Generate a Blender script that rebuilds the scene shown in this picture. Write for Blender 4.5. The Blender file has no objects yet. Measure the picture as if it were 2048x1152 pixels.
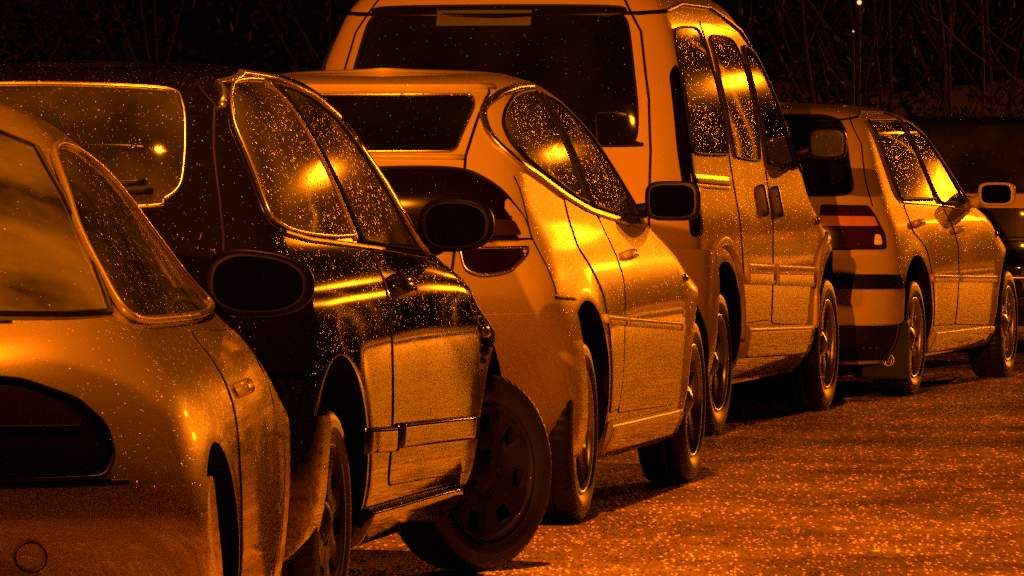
import bpy, bmesh, math, random
from mathutils import Vector, Matrix, geometry
random.seed(7)
R = math.radians
sc = bpy.context.scene
# ---------------------------------------------------------------- camera
cam_d = bpy.data.cameras.new("camera"); cam = bpy.data.objects.new("camera", cam_d)
sc.collection.objects.link(cam); sc.camera = cam
cam_d.sensor_width = 36.0; cam_d.lens = 36.0*12500.0/2048.0
cam_d.clip_start = 0.5; cam_d.clip_end = 3000
cam.location = (0, 0, 1.336)
cam.rotation_euler = (R(90)-math.atan((576-273.0)/12500.0), 0, 0)
# ---------------------------------------------------------------- night sky
world = bpy.data.worlds.new("World"); sc.world = world; world.use_nodes = True
wn = world.node_tree; wn.nodes.clear()
wo = wn.nodes.new("ShaderNodeOutputWorld"); wb_ = wn.nodes.new("ShaderNodeBackground")
sky = wn.nodes.new("ShaderNodeTexSky"); sky.sky_type = 'NISHITA'; sky.sun_disc = False
sky.sun_elevation = R(-6); sky.sun_rotation = R(200)
glow = wn.nodes.new("ShaderNodeMix"); glow.data_type = 'RGBA'; glow.blend_type = 'ADD'; glow.inputs[0].default_value = 1.0
wn.links.new(sky.outputs[0], glow.inputs[6]); glow.inputs[7].default_value = (.30, .13, .02, 1)      # town glow under low cloud
wn.links.new(glow.outputs[2], wb_.inputs[0]); wb_.inputs[1].default_value = 0.004
wn.links.new(wb_.outputs[0], wo.inputs[0])
sc.view_settings.view_transform = 'Standard'; sc.view_settings.look = 'None'
sc.view_settings.exposure = 0.05; sc.view_settings.gamma = 1.0
sc.cycles.use_denoising = False
sc.cycles.max_bounces = 5; sc.cycles.diffuse_bounces = 2; sc.cycles.glossy_bounces = 3
sc.cycles.use_adaptive_sampling = False
sc.cycles.sample_clamp_direct = 30.0; sc.cycles.sample_clamp_indirect = 1.5
# lamp heads: position, power (W); colour is that of low pressure sodium
SODIUM = (1.0, 0.20, 0.003)
LAMPS = [((-6.2, -22.0, 7.0), 132000, 'behind'), ((0.1, 15.9, 8.0), 5200, 'side'), ((20.5, 73.0, 6.3), 24000, 'far'), ((16.6, 66.0, 8.2), 8500, 'bend')]
# ---------- pure geometry core (no bpy) ----------
import math
F_PX = 12500.0; CAM_H = 1.336; HOR_Y = 273.0
def interp(tab, x):
    # monotone cubic (pchip) through (x,y) pairs
    n = len(tab)
    if x <= tab[0][0]: return tab[0][1]
    if x >= tab[-1][0]: return tab[-1][1]
    i = 0
    while tab[i+1][0] < x: i += 1
    def sl(k): return (tab[k+1][1]-tab[k][1])/(tab[k+1][0]-tab[k][0])
    def d(k):
        if k == 0: return sl(0)
        if k == n-1: return sl(n-2)
        a, b = sl(k-1), sl(k)
        if a*b <= 0: return 0.0
        return 2*a*b/(a+b)
    x0, y0 = tab[i]; x1, y1 = tab[i+1]; h = x1-x0; t = (x-x0)/h
    return ((1+2*t)*(1-t)**2*y0 + t*(1-t)**2*h*d(i) + t*t*(3-2*t)*y1 + t*t*(t-1)*h*d(i+1))
def smooth_tab(t, z0, z1, sg, d=.01):
    """resample a profile and fair it, so that reflections run smoothly along the panels"""
    n = int((z1-z0)/d)+1; d = (z1-z0)/n; v = [interp(t, z0+i*d) for i in range(n+1)]; out = []
    for i in range(n+1):
        z = z0+i*d; s = min(sg, .3*(z-z0), .3*(z1-z)); a = w = 0.0
        if s < d*.3: out.append(v[i]); continue
        for j in range(max(0, i-14), min(n, i+14)+1):
            g = math.exp(-.5*((j-i)*d/s)**2); a += g*v[j]; w += g
        out.append(a/w)
    return (z0, d, n, out)
def ev(c, z):
    z0, d, n, v = c; x = min(max((z-z0)/d, 0.0), n-1e-6); i = int(x); t = x-i
    a, b_, c_, e = v[max(i-1, 0)], v[i], v[i+1], v[min(i+2, n)]
    if i == 0: a = 2*b_-c_
    if i+2 > n: e = 2*c_-b_
    return b_+.5*t*(c_-a+t*(2*a-5*b_+4*c_-e+t*(3*(b_-c_)+e-a)))
class Body:
    """body = plan outlines stacked over height. s forward from rear axle, y to the right, z up"""
    def __init__(b, W, Sr, Sf, Rr, Rf, wb, pr=2.6, pf=2.4, kr=0.0, kf=0.0, arch=None, flare=0.012, crease=()):
        b.W, b.Sr, b.Sf, b.Rr, b.Rf, b.wb, b.pr, b.pf = W, Sr, Sf, Rr, Rf, wb, pr, pf
        b._c = {k: smooth_tab(t, W[0][0], W[-1][0], sg) for k, t, sg in (('W', W, .03), ('Sr', Sr, .018), ('Sf', Sf, .025), ('Rr', Rr, .03), ('Rf', Rf, .03))}
        b.kr, b.kf, b.arch, b.flare, b.crease = kr, kf, arch, flare, crease
        b.z0 = W[0][0]; b.z1 = W[-1][0]
    def tab(b, z):
        c = b._c; sr, sf = ev(c['Sr'], z), ev(c['Sf'], z)
        L = sf-sr; rr = min(ev(c['Rr'], z), L*0.48); rf = min(ev(c['Rf'], z), L*0.48)
        return max(0.0, ev(c['W'], z)), sr, sf, rr, rf
    def plan(b, s, z):
        m = b.wb*0.5; t = (s-m)/2.0
        k = interp(b.kr, z) if t < 0 and isinstance(b.kr, list) else (b.kr if t < 0 else (interp(b.kf, z) if isinstance(b.kf, list) else b.kf))
        return 1.0-k*t*t
    def extra(b, s, z):
        e = 0.0
        if b.arch:
            for sc in (0.0, b.wb):
                r = math.hypot(s-sc, z-b.arch[1]); q = (r-b.arch[0])/0.07
                if q < 3: e += b.flare*math.exp(-max(q, 0)**2)
        for (zc, wdt, amp) in b.crease:
            e += amp*math.exp(-((z-zc)/wdt)**2)
        return e
    def Y(b, s, z, T=None):
        W, sr, sf, rr, rf = T or b.tab(z)
        if s <= sr or s >= sf or W <= 0: return 0.0
        y = W*b.plan(s, z)
        if s < sr+rr:
            t = 1-(s-sr)/rr; c = (1-t**b.pr)**(1/b.pr)
        elif s > sf-rf:
            t = 1-(sf-s)/rf; c = (1-t**b.pf)**(1/b.pf)
        else: c = 1.0
        return (y+b.extra(s, z))*c
    def S_rear(b, y, z):
        W, sr, sf, rr, rf = b.tab(z)
        w = max(1e-4, W*b.plan(sr+rr*.4, z)); t = min(1.0, abs(y)/w)
        return sr+rr*(1-(1-t**b.pr)**(1/b.pr))
    def field(b, s, y, z):
        """>0 inside"""
        if z < b.z0 or z > b.z1: return -1.0
        return b.Y(s, z)-abs(y)
    def normal(b, s, y, z):
        # outward normal from the gradient of an implicit superellipse
        def G(s, y, z):
            W, sr, sf, rr, rf = b.tab(max(b.z0+1e-4, min(b.z1-1e-4, z)))
            w = max(1e-3, (W*b.plan(s, z)+b.extra(s, z)))
            if s < sr+rr: return (max(0, (sr+rr-s)/rr))**b.pr+(abs(y)/w)**b.pr
            if s > sf-rf: return (max(0, (s-sf+rf)/rf))**b.pf+(abs(y)/w)**b.pf
            return (abs(y)/w)**b.pr
        h = 0.004
        g = [(G(s+h, y, z)-G(s-h, y, z)), (G(s, y+h, z)-G(s, y-h, z)), (G(s, y, z+h)-G(s, y, z-h))]
        l = math.sqrt(sum(c*c for c in g))
        if l < 1e-9: return (0, 0, 1)
        return tuple(c/l for c in g)
class Place:
    """car frame -> world; px,py = outer side face of right rear wheel, heading th (deg, to the right of +Y)"""
    def __init__(p, X, Y, th, half, pitch=0.0, lift=0.0):
        p.th = math.radians(th); c, s = math.cos(p.th), math.sin(p.th)
        p.c, p.s = c, s; p.ox = X-half*c; p.oy = Y+half*s; p.half = half
        p.pt = math.radians(pitch); p.lift = lift
    def w(p, s, y, z):
        z, s2 = z*math.cos(p.pt)+s*math.sin(p.pt)+p.lift, s*math.cos(p.pt)-z*math.sin(p.pt)
        return (p.ox+s2*p.s+y*p.c, p.oy+s2*p.c-y*p.s, z)
def project(P):
    x, y, z = P
    # level-horizon camera approximated by a pitch
    a = math.atan((576-HOR_Y)/F_PX)
    z -= CAM_H; d = y*math.cos(a)-z*math.sin(a); v = z*math.cos(a)+y*math.sin(a)
    return (1024+F_PX*x/d, 576-F_PX*v/d)
def ray(px, py):
    a = math.atan((576-HOR_Y)/F_PX)
    u, v = (px-1024)/F_PX, (576-py)/F_PX
    return (u, math.cos(a)+v*math.sin(a), v*math.cos(a)-math.sin(a))
# ---------------------------------------------------------------- nodes / materials
def mat(name):
    m = bpy.data.materials.new(name); m.use_nodes = True
    nt = m.node_tree; nt.nodes.clear()
    o = nt.nodes.new("ShaderNodeOutputMaterial"); p = nt.nodes.new("ShaderNodeBsdfPrincipled")
    nt.links.new(p.outputs[0], o.inputs[0]); return m, nt, p
def N(nt, t, **k):
    n = nt.nodes.new(t)
    for a, v in k.items(): setattr(n, a, v)
    return n
def math_n(nt, op, a, b=None, c=None):
    n = nt.nodes.new("ShaderNodeMath"); n.operation = op
    for i, v in enumerate((a, b, c)):
        if v is None: continue
        if isinstance(v, (int, float)): n.inputs[i].default_value = v
        else: nt.links.new(v, n.inputs[i])
    return n.outputs[0]
def vmath(nt, op, a, b=None, scale=None):
    n = nt.nodes.new("ShaderNodeVectorMath"); n.operation = op
    for i, v in enumerate((a, b)):
        if v is None: continue
        if isinstance(v, tuple): n.inputs[i].default_value = v
        else: nt.links.new(v, n.inputs[i])
    if scale is not None:
        if isinstance(scale, (int, float)): n.inputs['Scale'].default_value = scale
        else: nt.links.new(scale, n.inputs['Scale'])
    return n.outputs['Vector'] if op not in ('LENGTH', 'DOT_PRODUCT') else n.outputs['Value']
def drop_layer(nt, co, nrm, scale, rad, dens, k):
    """rain drops: real dome normals computed from the distance to each drop's own centre"""
    v = N(nt, "ShaderNodeTexVoronoi", feature='F1'); v.inputs['Scale'].default_value = scale
    nt.links.new(co, v.inputs['Vector'])
    off = vmath(nt, 'SCALE', vmath(nt, 'SUBTRACT', co, v.outputs['Position']), scale=scale/rad)
    tr = N(nt, "ShaderNodeVectorTransform", vector_type='VECTOR', convert_from='OBJECT', convert_to='WORLD')
    nt.links.new(off, tr.inputs[0])
    sep = N(nt, "ShaderNodeSeparateColor"); nt.links.new(v.outputs['Color'], sep.inputs[0])
    inside = math_n(nt, 'LESS_THAN', v.outputs['Distance'], rad)
    keep = math_n(nt, 'LESS_THAN', sep.outputs[0], dens)
    m = math_n(nt, 'MULTIPLY', inside, keep)
    add = vmath(nt, 'SCALE', tr.outputs[0], scale=math_n(nt, 'MULTIPLY', m, k))
    return vmath(nt, 'NORMALIZE', vmath(nt, 'ADD', nrm, add)), m
def drops(nt, fine=True, dens=0.55, k=1.1, s1=46, s2=105, low=None):
    tc = N(nt, "ShaderNodeTexCoord"); g = N(nt, "ShaderNodeNewGeometry")
    ns = N(nt, "ShaderNodeTexNoise"); ns.inputs['Scale'].default_value = 2.3; ns.inputs['Detail'].default_value = 3
    nt.links.new(tc.outputs['Object'], ns.inputs['Vector'])
    d = math_n(nt, 'MULTIPLY', math_n(nt, 'SUBTRACT', ns.outputs[0], 0.22), dens*3.0)
    if low is not None:      # drops have run off the lower flanks
        sz = N(nt, "ShaderNodeSeparateXYZ"); nt.links.new(tc.outputs['Object'], sz.inputs[0])
        mr = N(nt, "ShaderNodeMapRange"); mr.inputs[1].default_value = low-.12; mr.inputs[2].default_value = low+.12; mr.inputs[3].default_value = .05
        nt.links.new(sz.outputs[2], mr.inputs[0]); d = math_n(nt, 'MULTIPLY', d, mr.outputs[0])
    n1, m1 = drop_layer(nt, tc.outputs['Object'], g.outputs['Normal'], s1, 0.24, d, k)
    if fine:
        n2, m2 = drop_layer(nt, tc.outputs['Object'], n1, s2, 0.26, d, k)
        m1 = math_n(nt, 'MAXIMUM', m1, m2)
    else: n2 = n1
    return n2, m1, tc
def paint(name, col, metallic=0.5, rough=0.35, dens=0.55, coat=1.0, dirt=0.35, s1=46, s2=105, coat_rough=0.05, spec=.04):
    m, nt, p = mat(name); p.inputs['Specular IOR Level'].default_value = spec
    n, mk, tc = drops(nt, dens=dens, s1=s1, s2=s2, low=.72)
    # road grime splashed up the lower body
    sx = N(nt, "ShaderNodeSeparateXYZ"); nt.links.new(tc.outputs['Object'], sx.inputs[0])
    gn = N(nt, "ShaderNodeTexNoise"); gn.inputs['Scale'].default_value = 4.0; gn.inputs['Detail'].default_value = 6
    mp = N(nt, "ShaderNodeMapping"); mp.inputs['Scale'].default_value = (5, 5, .6)
    nt.links.new(tc.outputs['Object'], mp.inputs[0]); nt.links.new(mp.outputs[0], gn.inputs['Vector'])
    h = math_n(nt, 'SUBTRACT', 0.55, sx.outputs[2]); h = math_n(nt, 'MULTIPLY', h, 1.8)
    q = math_n(nt, 'MULTIPLY', math_n(nt, 'ADD', math_n(nt, 'MAXIMUM', h, 0.0), 0.02), gn.outputs[0]); q = math_n(nt, 'MULTIPLY', q, dirt*2.2)
    q = math_n(nt, 'MINIMUM', q, 1.0)
    mx = N(nt, "ShaderNodeMix", data_type='RGBA'); nt.links.new(q, mx.inputs[0])
    mx.inputs[6].default_value = (*col, 1); mx.inputs[7].default_value = (.11, .095, .08, 1)
    nt.links.new(mx.outputs[2], p.inputs['Base Color'])
    p.inputs['Metallic'].default_value = metallic; p.inputs['Roughness'].default_value = rough
    p.inputs['Coat Weight'].default_value = coat; p.inputs['Coat Roughness'].default_value = coat_rough
    nt.links.new(n, p.inputs['Coat Normal'])
    rr_ = N(nt, "ShaderNodeMapRange"); rr_.inputs[3].default_value = coat_rough; rr_.inputs[4].default_value = .27
    nt.links.new(mk, rr_.inputs[0]); nt.links.new(rr_.outputs[0], p.inputs['Coat Roughness'])
    # metallic flake
    fl = N(nt, "ShaderNodeTexVoronoi"); fl.inputs['Scale'].default_value = 900
    nt.links.new(tc.outputs['Object'], fl.inputs['Vector'])
    g = N(nt, "ShaderNodeNewGeometry")
    fn = vmath(nt, 'NORMALIZE', vmath(nt, 'ADD', g.outputs['Normal'], vmath(nt, 'SCALE', vmath(nt, 'SUBTRACT', fl.outputs['Color'], (.5, .5, .5)), scale=.05 if metallic > .2 else .03)))
    nt.links.new(fn, p.inputs['Normal'])
    return m
def glass(name, dens=0.8, base=.012, fog=.05, rough=.03, s1=36, s2=88, k=1.1):
    m, nt, p = mat(name)
    n, mk, tc = drops(nt, dens=dens, s1=s1, s2=s2, k=k)
    f = N(nt, "ShaderNodeTexNoise"); f.inputs['Scale'].default_value = 3.0; f.inputs['Detail'].default_value = 5
    mp = N(nt, "ShaderNodeMapping"); mp.inputs['Scale'].default_value = (1.2, 1.2, .8); mp.inputs['Rotation'].default_value = (.6, .3, 0)
    nt.links.new(tc.outputs['Object'], mp.inputs[0]); nt.links.new(mp.outputs[0], f.inputs['Vector'])
    r = N(nt, "ShaderNodeMapRange"); r.inputs[1].default_value = .35; r.inputs[2].default_value = .7
    r.inputs[3].default_value = base; r.inputs[4].default_value = fog
    nt.links.new(f.outputs[0], r.inputs[0])
    c = N(nt, "ShaderNodeCombineColor"); [nt.links.new(r.outputs[0], c.inputs[i]) for i in range(3)]
    nt.links.new(c.outputs[0], p.inputs['Base Color'])
    p.inputs['IOR'].default_value = 1.52; p.inputs['Roughness'].default_value = .07; p.inputs['Specular IOR Level'].default_value = 0
    p.inputs['Coat Weight'].default_value = 1.0; nt.links.new(n, p.inputs['Coat Normal'])
    rr_ = N(nt, "ShaderNodeMapRange"); rr_.inputs[3].default_value = rough; rr_.inputs[4].default_value = .27
    nt.links.new(mk, rr_.inputs[0]); nt.links.new(rr_.outputs[0], p.inputs['Coat Roughness'])
    return m
def plain(name, col, rough=.5, metallic=0, coat=0, noise=0.0, wet=False, spec=.5):
    m, nt, p = mat(name)
    p.inputs['Base Color'].default_value = (*col, 1); p.inputs['Roughness'].default_value = rough
    p.inputs['Metallic'].default_value = metallic; p.inputs['Coat Weight'].default_value = coat
    p.inputs['Coat Roughness'].default_value = .06; p.inputs['Specular IOR Level'].default_value = spec
    tc = N(nt, "ShaderNodeTexCoord"); ns = N(nt, "ShaderNodeTexNoise"); ns.inputs['Scale'].default_value = 14; ns.inputs['Detail'].default_value = 6
    nt.links.new(tc.outputs['Object'], ns.inputs['Vector'])
    r = N(nt, "ShaderNodeMapRange"); r.inputs[3].default_value = 1-.35-noise; r.inputs[4].default_value = 1.2+noise
    nt.links.new(ns.outputs[0], r.inputs[0])
    mx = vmath(nt, 'SCALE', tuple(col), scale=r.outputs[0]); nt.links.new(mx, p.inputs['Base Color'])
    if wet:
        n, mk, _ = drops(nt, dens=.5)
        nt.links.new(n, p.inputs['Normal' if coat == 0 else 'Coat Normal'])
    return m
M = {}
M['silver'] = paint('silver_paint', (.22, .19, .14), .25, .36)
M['pale_silver'] = paint('pale_silver_paint', (.33, .28, .19), .10, .36)
M['gold'] = paint('champagne_paint', (.33, .26, .16), .08, .45)
M['van'] = paint('bronze_van_paint', (.32, .245, .145), .08, .45)
M['black_paint'] = paint('black_paint', (.004, .0035, .0025), .0, .5, dirt=.10, spec=.0)
M['far_paint'] = paint('dark_car_paint', (.008, .007, .005), .1, .3)
M['glass'] = glass('wet_side_glass', dens=.75, base=.01, fog=.085)
M['rear_glass'] = glass('wet_rear_glass', dens=.22, base=.002, fog=.006)
M['misty_glass'] = glass('rainy_rear_glass', dens=.8, base=.008, fog=.045)
M['clear_rear'] = glass('misted_rear_glass', dens=.1, base=.02, fog=.20, rough=.05)
M['rubber'] = plain('black_rubber', (.003, .003, .003), .6, spec=.15)
M['tyre'] = plain('wet_tyre_rubber', (.005, .0048, .0045), .5, noise=.2, spec=.25)
M['well'] = plain('dark_underbody', (.003, .0025, .002), .9, spec=.05)
M['trim'] = plain('black_plastic_trim', (.004, .0035, .003), .4, wet=True, spec=.2)
M['chrome'] = plain('bright_trim', (.65, .6, .5), .3, 1.0, wet=True)
M['alloy'] = plain('alloy_wheel_metal', (.26, .24, .20), .3, .8, coat=.6)
M['hubcap'] = plain('silver_hubcap_plastic', (.007, .006, .0045), .6, .0, coat=.05, spec=.1)
M['lens_red'] = plain('dark_red_lens', (.022, .004, .0015), .12, coat=1, wet=True)
M['lens_clear'] = plain('smoky_lens', (.02, .010, .005), .12, coat=1)
M['lens_smoke'] = plain('smoked_red_lens', (.007, .0015, .001), .2, coat=1)
M['lens_dark'] = plain('dark_lamp_lens', (.003, .0015, .001), .2, coat=1, wet=True)
M['mirror'] = plain('mirror_glass', (.0012, .001, .0008), .5, 0, spec=0)
M['lens_black'] = plain('unlit_smoked_lens', (.004, .003, .002), .6, spec=0)
M['mirror_shell'] = plain('dark_mirror_shell', (.002, .0018, .0015), .4, .0, coat=0, spec=.04)
M['grey'] = plain('grey_sticker_film', (.10, .105, .10), .5)
M['post'] = plain('galvanised_post', (.3, .3, .3), .5, .6)

# ---------------------------------------------------------------- object helpers
C = sc.collection
def tag(o, label=None, cat=None, group=None, kind=None):
    if label: o['label'] = label
    if cat: o['category'] = cat
    if group: o['group'] = group
    if kind: o['kind'] = kind
    return o
def link(name, me, parent=None, mats=()):
    o = bpy.data.objects.new(name, me); C.objects.link(o)
    for m in mats:
        if m.name not in [x.name for x in me.materials]: me.materials.append(m)
    if parent: o.parent = parent
    return o
FLIP = [True]     # car frame is (forward, right, up); local axes are (x forward, y left, z up)
def mesh_from(name, vs, fs, normals=None, mi=None, smooth=True):
    if FLIP[0]:
        vs = [(v[0], -v[1], v[2]) for v in vs]; fs = [tuple(reversed(tuple(f))) for f in fs]
        if normals: normals = [(n[0], -n[1], n[2]) for n in normals]
    me = bpy.data.meshes.new(name); me.from_pydata([tuple(v) for v in vs], [], [tuple(f) for f in fs]); me.update()
    if smooth: me.polygons.foreach_set('use_smooth', [True]*len(me.polygons))
    if mi: me.polygons.foreach_set('material_index', mi)
    if normals: me.normals_split_custom_set_from_vertices([tuple(n) for n in normals])
    return me
def surf(b, dom, a, c, off=0.0):
    """point + normal on body. dom: 'R'/'L' (s,z)  'rear' (y,z)  'front' (y,z)  'wrap' (u,z)"""
    if dom in 'RL':
        sg = 1 if dom == 'R' else -1
        s, z = a, c; y = b.Y(s, z)*sg
    elif dom == 'rear':
        y, z = a, c; s = b.S_rear(y, z)
    elif dom == 'front':
        y, z = a, c
        W, sr, sf, rr, rf = b.tab(z); t = min(1, abs(y)/max(1e-4, W*b.plan(sf-rf*.4, z)))
        s = sf-rf*(1-(1-t**b.pf)**(1/b.pf))
    else:
        W, sr, sf, rr, rf = b.tab(c); z = c; sg = 1 if a >= 0 else -1; u = abs(a)
        if u <= 1:
            f = u*math.pi/2; s = sr+rr*(1-math.cos(f)**(2/b.pr)); y = (W*b.plan(s, z)+b.extra(s, z))*math.sin(f)**(2/b.pr)*sg
        else:
            s = sr+rr+(u-1); y = b.Y(s, z)*sg
    n = b.normal(s, y, z) if abs(y) > 1e-5 else b.normal(s, 1e-4, z)
    if dom == 'front' and n[0] < 0: n = (abs(n[0]), n[1], n[2])
    return (s+n[0]*off, y+n[1]*off, z+n[2]*off), n
def smooth_poly(pts, n=8, closed=True, sharp=()):
    out = []; m = len(pts)
    rng = range(m if closed else m-1)
    for i in rng:
        p0, p1, p2, p3 = (pts[(i-1) % m], pts[i], pts[(i+1) % m], pts[(i+2) % m]) if closed else (pts[max(i-1, 0)], pts[i], pts[i+1], pts[min(i+2, m-1)])
        if i in sharp: p0 = p1
        if (i+1) % m in sharp: p3 = p2
        for k in range(n):
            t = k/n
            # centripetal-ish: damped catmull rom
            def cr(a, b_, c, d):
                m1, m2 = (c-a)*.42, (d-b_)*.42
                return (2*t**3-3*t*t+1)*b_+(t**3-2*t*t+t)*m1+(-2*t**3+3*t*t)*c+(t**3-t*t)*m2
            out.append(tuple(cr(p0[j], p1[j], p2[j], p3[j]) for j in range(len(p1))))
    if not closed: out.append(tuple(pts[-1]))
    return out
def round_poly(pts, r=.03, n=5):
    """polygon with rounded corners"""
    out = []; m = len(pts)
    for i in range(m):
        p = Vector(pts[i]); a = Vector(pts[i-1])-p; c = Vector(pts[(i+1) % m])-p
        ra = min(r, a.length*.45, c.length*.45)
        a1 = p+a.normalized()*ra; c1 = p+c.normalized()*ra
        for k in range(n+1):
            t = k/n; q = a1*(1-t)**2+p*2*t*(1-t)+c1*t*t; out.append((q.x, q.y))
    return out
def densify(pts, d):
    out = []; m = len(pts)
    for i in range(m):
        a, c = Vector(pts[i]), Vector(pts[(i+1) % m]); k = max(1, int((c-a).length/d+.5))
        for j in range(k): q = a.lerp(c, j/k); out.append((q.x, q.y))
    return out
def cdt(outline, holes=(), grid=.04):
    allp = [outline]+list(holes); vs = []; es = []
    for pl in allp:
        b0 = len(vs); vs += [Vector(p[:2]) for p in pl]; es += [(b0+i, b0+(i+1) % len(pl)) for i in range(len(pl))]
    xs = [p[0] for p in outline]; ys = [p[1] for p in outline]
    def inside(x, y, poly):
        r = False; j = len(poly)-1
        for i in range(len(poly)):
            if (poly[i][1] > y) != (poly[j][1] > y) and x < (poly[j][0]-poly[i][0])*(y-poly[i][1])/(poly[j][1]-poly[i][1]+1e-12)+poly[i][0]: r = not r
            j = i
        return r
    def near(x, y):
        for pl in allp:
            for p in pl:
                if abs(p[0]-x) < grid*.35 and abs(p[1]-y) < grid*.35: return True
        return False
    y = min(ys)+grid*.5
    while y < max(ys):
        x = min(xs)+grid*.5
        while x < max(xs):
            if inside(x, y, outline) and not any(inside(x, y, h) for h in holes) and not near(x, y): vs.append(Vector((x, y)))
            x += grid
        y += grid
    ov, oe, of, *_ = geometry.delaunay_2d_cdt(vs, es, [], 0, 1e-6)
    fs = []
    for f in of:
        cx = sum(ov[i].x for i in f)/3; cy = sum(ov[i].y for i in f)/3
        if inside(cx, cy, outline) and not any(inside(cx, cy, h) for h in holes): fs.append(tuple(f))
    return [(v.x, v.y) for v in ov], fs
def patch(b, dom, pts, name, m, parent, off=.003, r=None, sm=False, sharp=(), grid=.035, depth=.012, seal=None, seal_r=.005, label=None, holes=()):
    o2 = smooth_poly(pts, 6, True, sharp) if sm else (round_poly(pts, r) if r else pts)
    o2 = densify(o2, grid)
    vs2, fs = cdt(o2, holes, grid)
    V, Nn = [], []
    for p in vs2:
        q, n = surf(b, dom, p[0], p[1], off); V.append(Vector(q)); Nn.append(Vector(n))
    F = []
    for f in fs:
        nrm = (V[f[1]]-V[f[0]]).cross(V[f[2]]-V[f[0]])
        F.append(f if nrm.dot(Nn[f[0]]) > 0 else tuple(reversed(f)))
    # skirt
    cen = sum(V, Vector())/len(V); base = len(V); k = len(o2)
    for ring in (0, 1):
        for i in range(k):
            q, n = surf(b, dom, o2[i][0], o2[i][1], off-(depth if ring else 0)); q0 = Vector(q)
            a = Vector(surf(b, dom, *o2[i-1])[0]); c = Vector(surf(b, dom, *o2[(i+1) % k])[0])
            out = (c-a).cross(Vector(n)); out = out.normalized() if out.length > 1e-9 else Vector((0, 0, 1))
            if out.dot(q0-cen) < 0: out = -out
            V.append(q0); Nn.append((out+Vector(n)*(.8 if not ring else 0)).normalized())
    for i in range(k):
        j = (i+1) % k; f = (base+i, base+j, base+k+j, base+k+i)
        nrm = (V[f[1]]-V[f[0]]).cross(V[f[2]]-V[f[0]])
        F.append(f if nrm.dot(Nn[f[0]]) > 0 else tuple(reversed(f)))
    me = mesh_from(name, V, F, Nn); o = link(name, me, parent, [m])
    if label: o['label'] = label
    if seal:
        s_ = sweep(b, dom, o2, True, [(math.cos(t)*seal_r, math.sin(t)*seal_r) for t in [i*math.pi/4 for i in range(8)]], 'window_seal', seal, o, off=off+.001)
    return o
def sweep(b, dom, pts, closed, section, name, m, parent, off=0.0, cap=True):
    """drag a cross section (lateral, outward) along a line lying on the body"""
    P = [surf(b, dom, p[0], p[1], off) for p in pts]; k = len(P); V = []; ns = len(section)
    for i in range(k):
        p, n = Vector(P[i][0]), Vector(P[i][1])
        a = Vector(P[i-1 if (closed or i) else 0][0]); c = Vector(P[(i+1) % k if (closed or i < k-1) else i][0])
        t = (c-a).normalized(); lat = t.cross(n).normalized()
        for (l, o_) in section: V.append(p+lat*l+n*o_)
    F = []
    for i in range(k if closed else k-1):
        for j in range(ns):
            F.append((i*ns+j, i*ns+(j+1) % ns, ((i+1) % k)*ns+(j+1) % ns, ((i+1) % k)*ns+j))
    if not closed and cap: F.append(tuple(range(ns-1, -1, -1))); F.append(tuple((k-1)*ns+j for j in range(ns)))
    me = mesh_from(name, V, F)
    bm = bmesh.new(); bm.from_mesh(me); bmesh.ops.recalc_face_normals(bm, faces=bm.faces[:]); bm.to_mesh(me); bm.free()
    me.polygons.foreach_set('use_smooth', [True]*len(me.polygons))
    return link(name, me, parent, [m])
def bar(w, d, n=10, flat=.5):
    """rounded bar cross section, width w, standing d proud"""
    return [(-w/2, -.004)]+[(-w/2*abs(math.cos(t))**flat*(1 if math.cos(t) > 0 else -1), d*math.sin(t)**flat) for t in [math.pi*i/n for i in range(n+1)]]+[(w/2, -.004)]
def line_pts(pts, d=.05):
    out = []
    for i in range(len(pts)-1):
        a, c = Vector(pts[i]), Vector(pts[i+1]); k = max(1, int((c-a).length/d+.5))
        for j in range(k): q = a.lerp(c, j/k); out.append((q.x, q.y))
    out.append(tuple(pts[-1])); return out
def tube(pts, r, name, m, parent=None, segs=8, rr=None):
    V, F = [], []; k = len(pts); P = [Vector(p) for p in pts]
    for i in range(k):
        t = (P[min(i+1, k-1)]-P[max(i-1, 0)]).normalized()
        a = t.orthogonal().normalized() if i == 0 else (a-t*a.dot(t)).normalized()
        c = t.cross(a); q = rr[i] if rr else r
        V += [P[i]+(a*math.cos(2*math.pi*j/segs)+c*math.sin(2*math.pi*j/segs))*q for j in range(segs)]
    for i in range(k-1):
        for j in range(segs): F.append((i*segs+j, i*segs+(j+1) % segs, (i+1)*segs+(j+1) % segs, (i+1)*segs+j))
    F.append(tuple(range(segs-1, -1, -1))); F.append(tuple((k-1)*segs+j for j in range(segs)))
    return V, F
def tube_obj(pts, r, name, m, parent=None, segs=8, rr=None):
    V, F = tube(pts, r, name, m, parent, segs, rr); return link(name, mesh_from(name, V, F), parent, [m])
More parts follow.
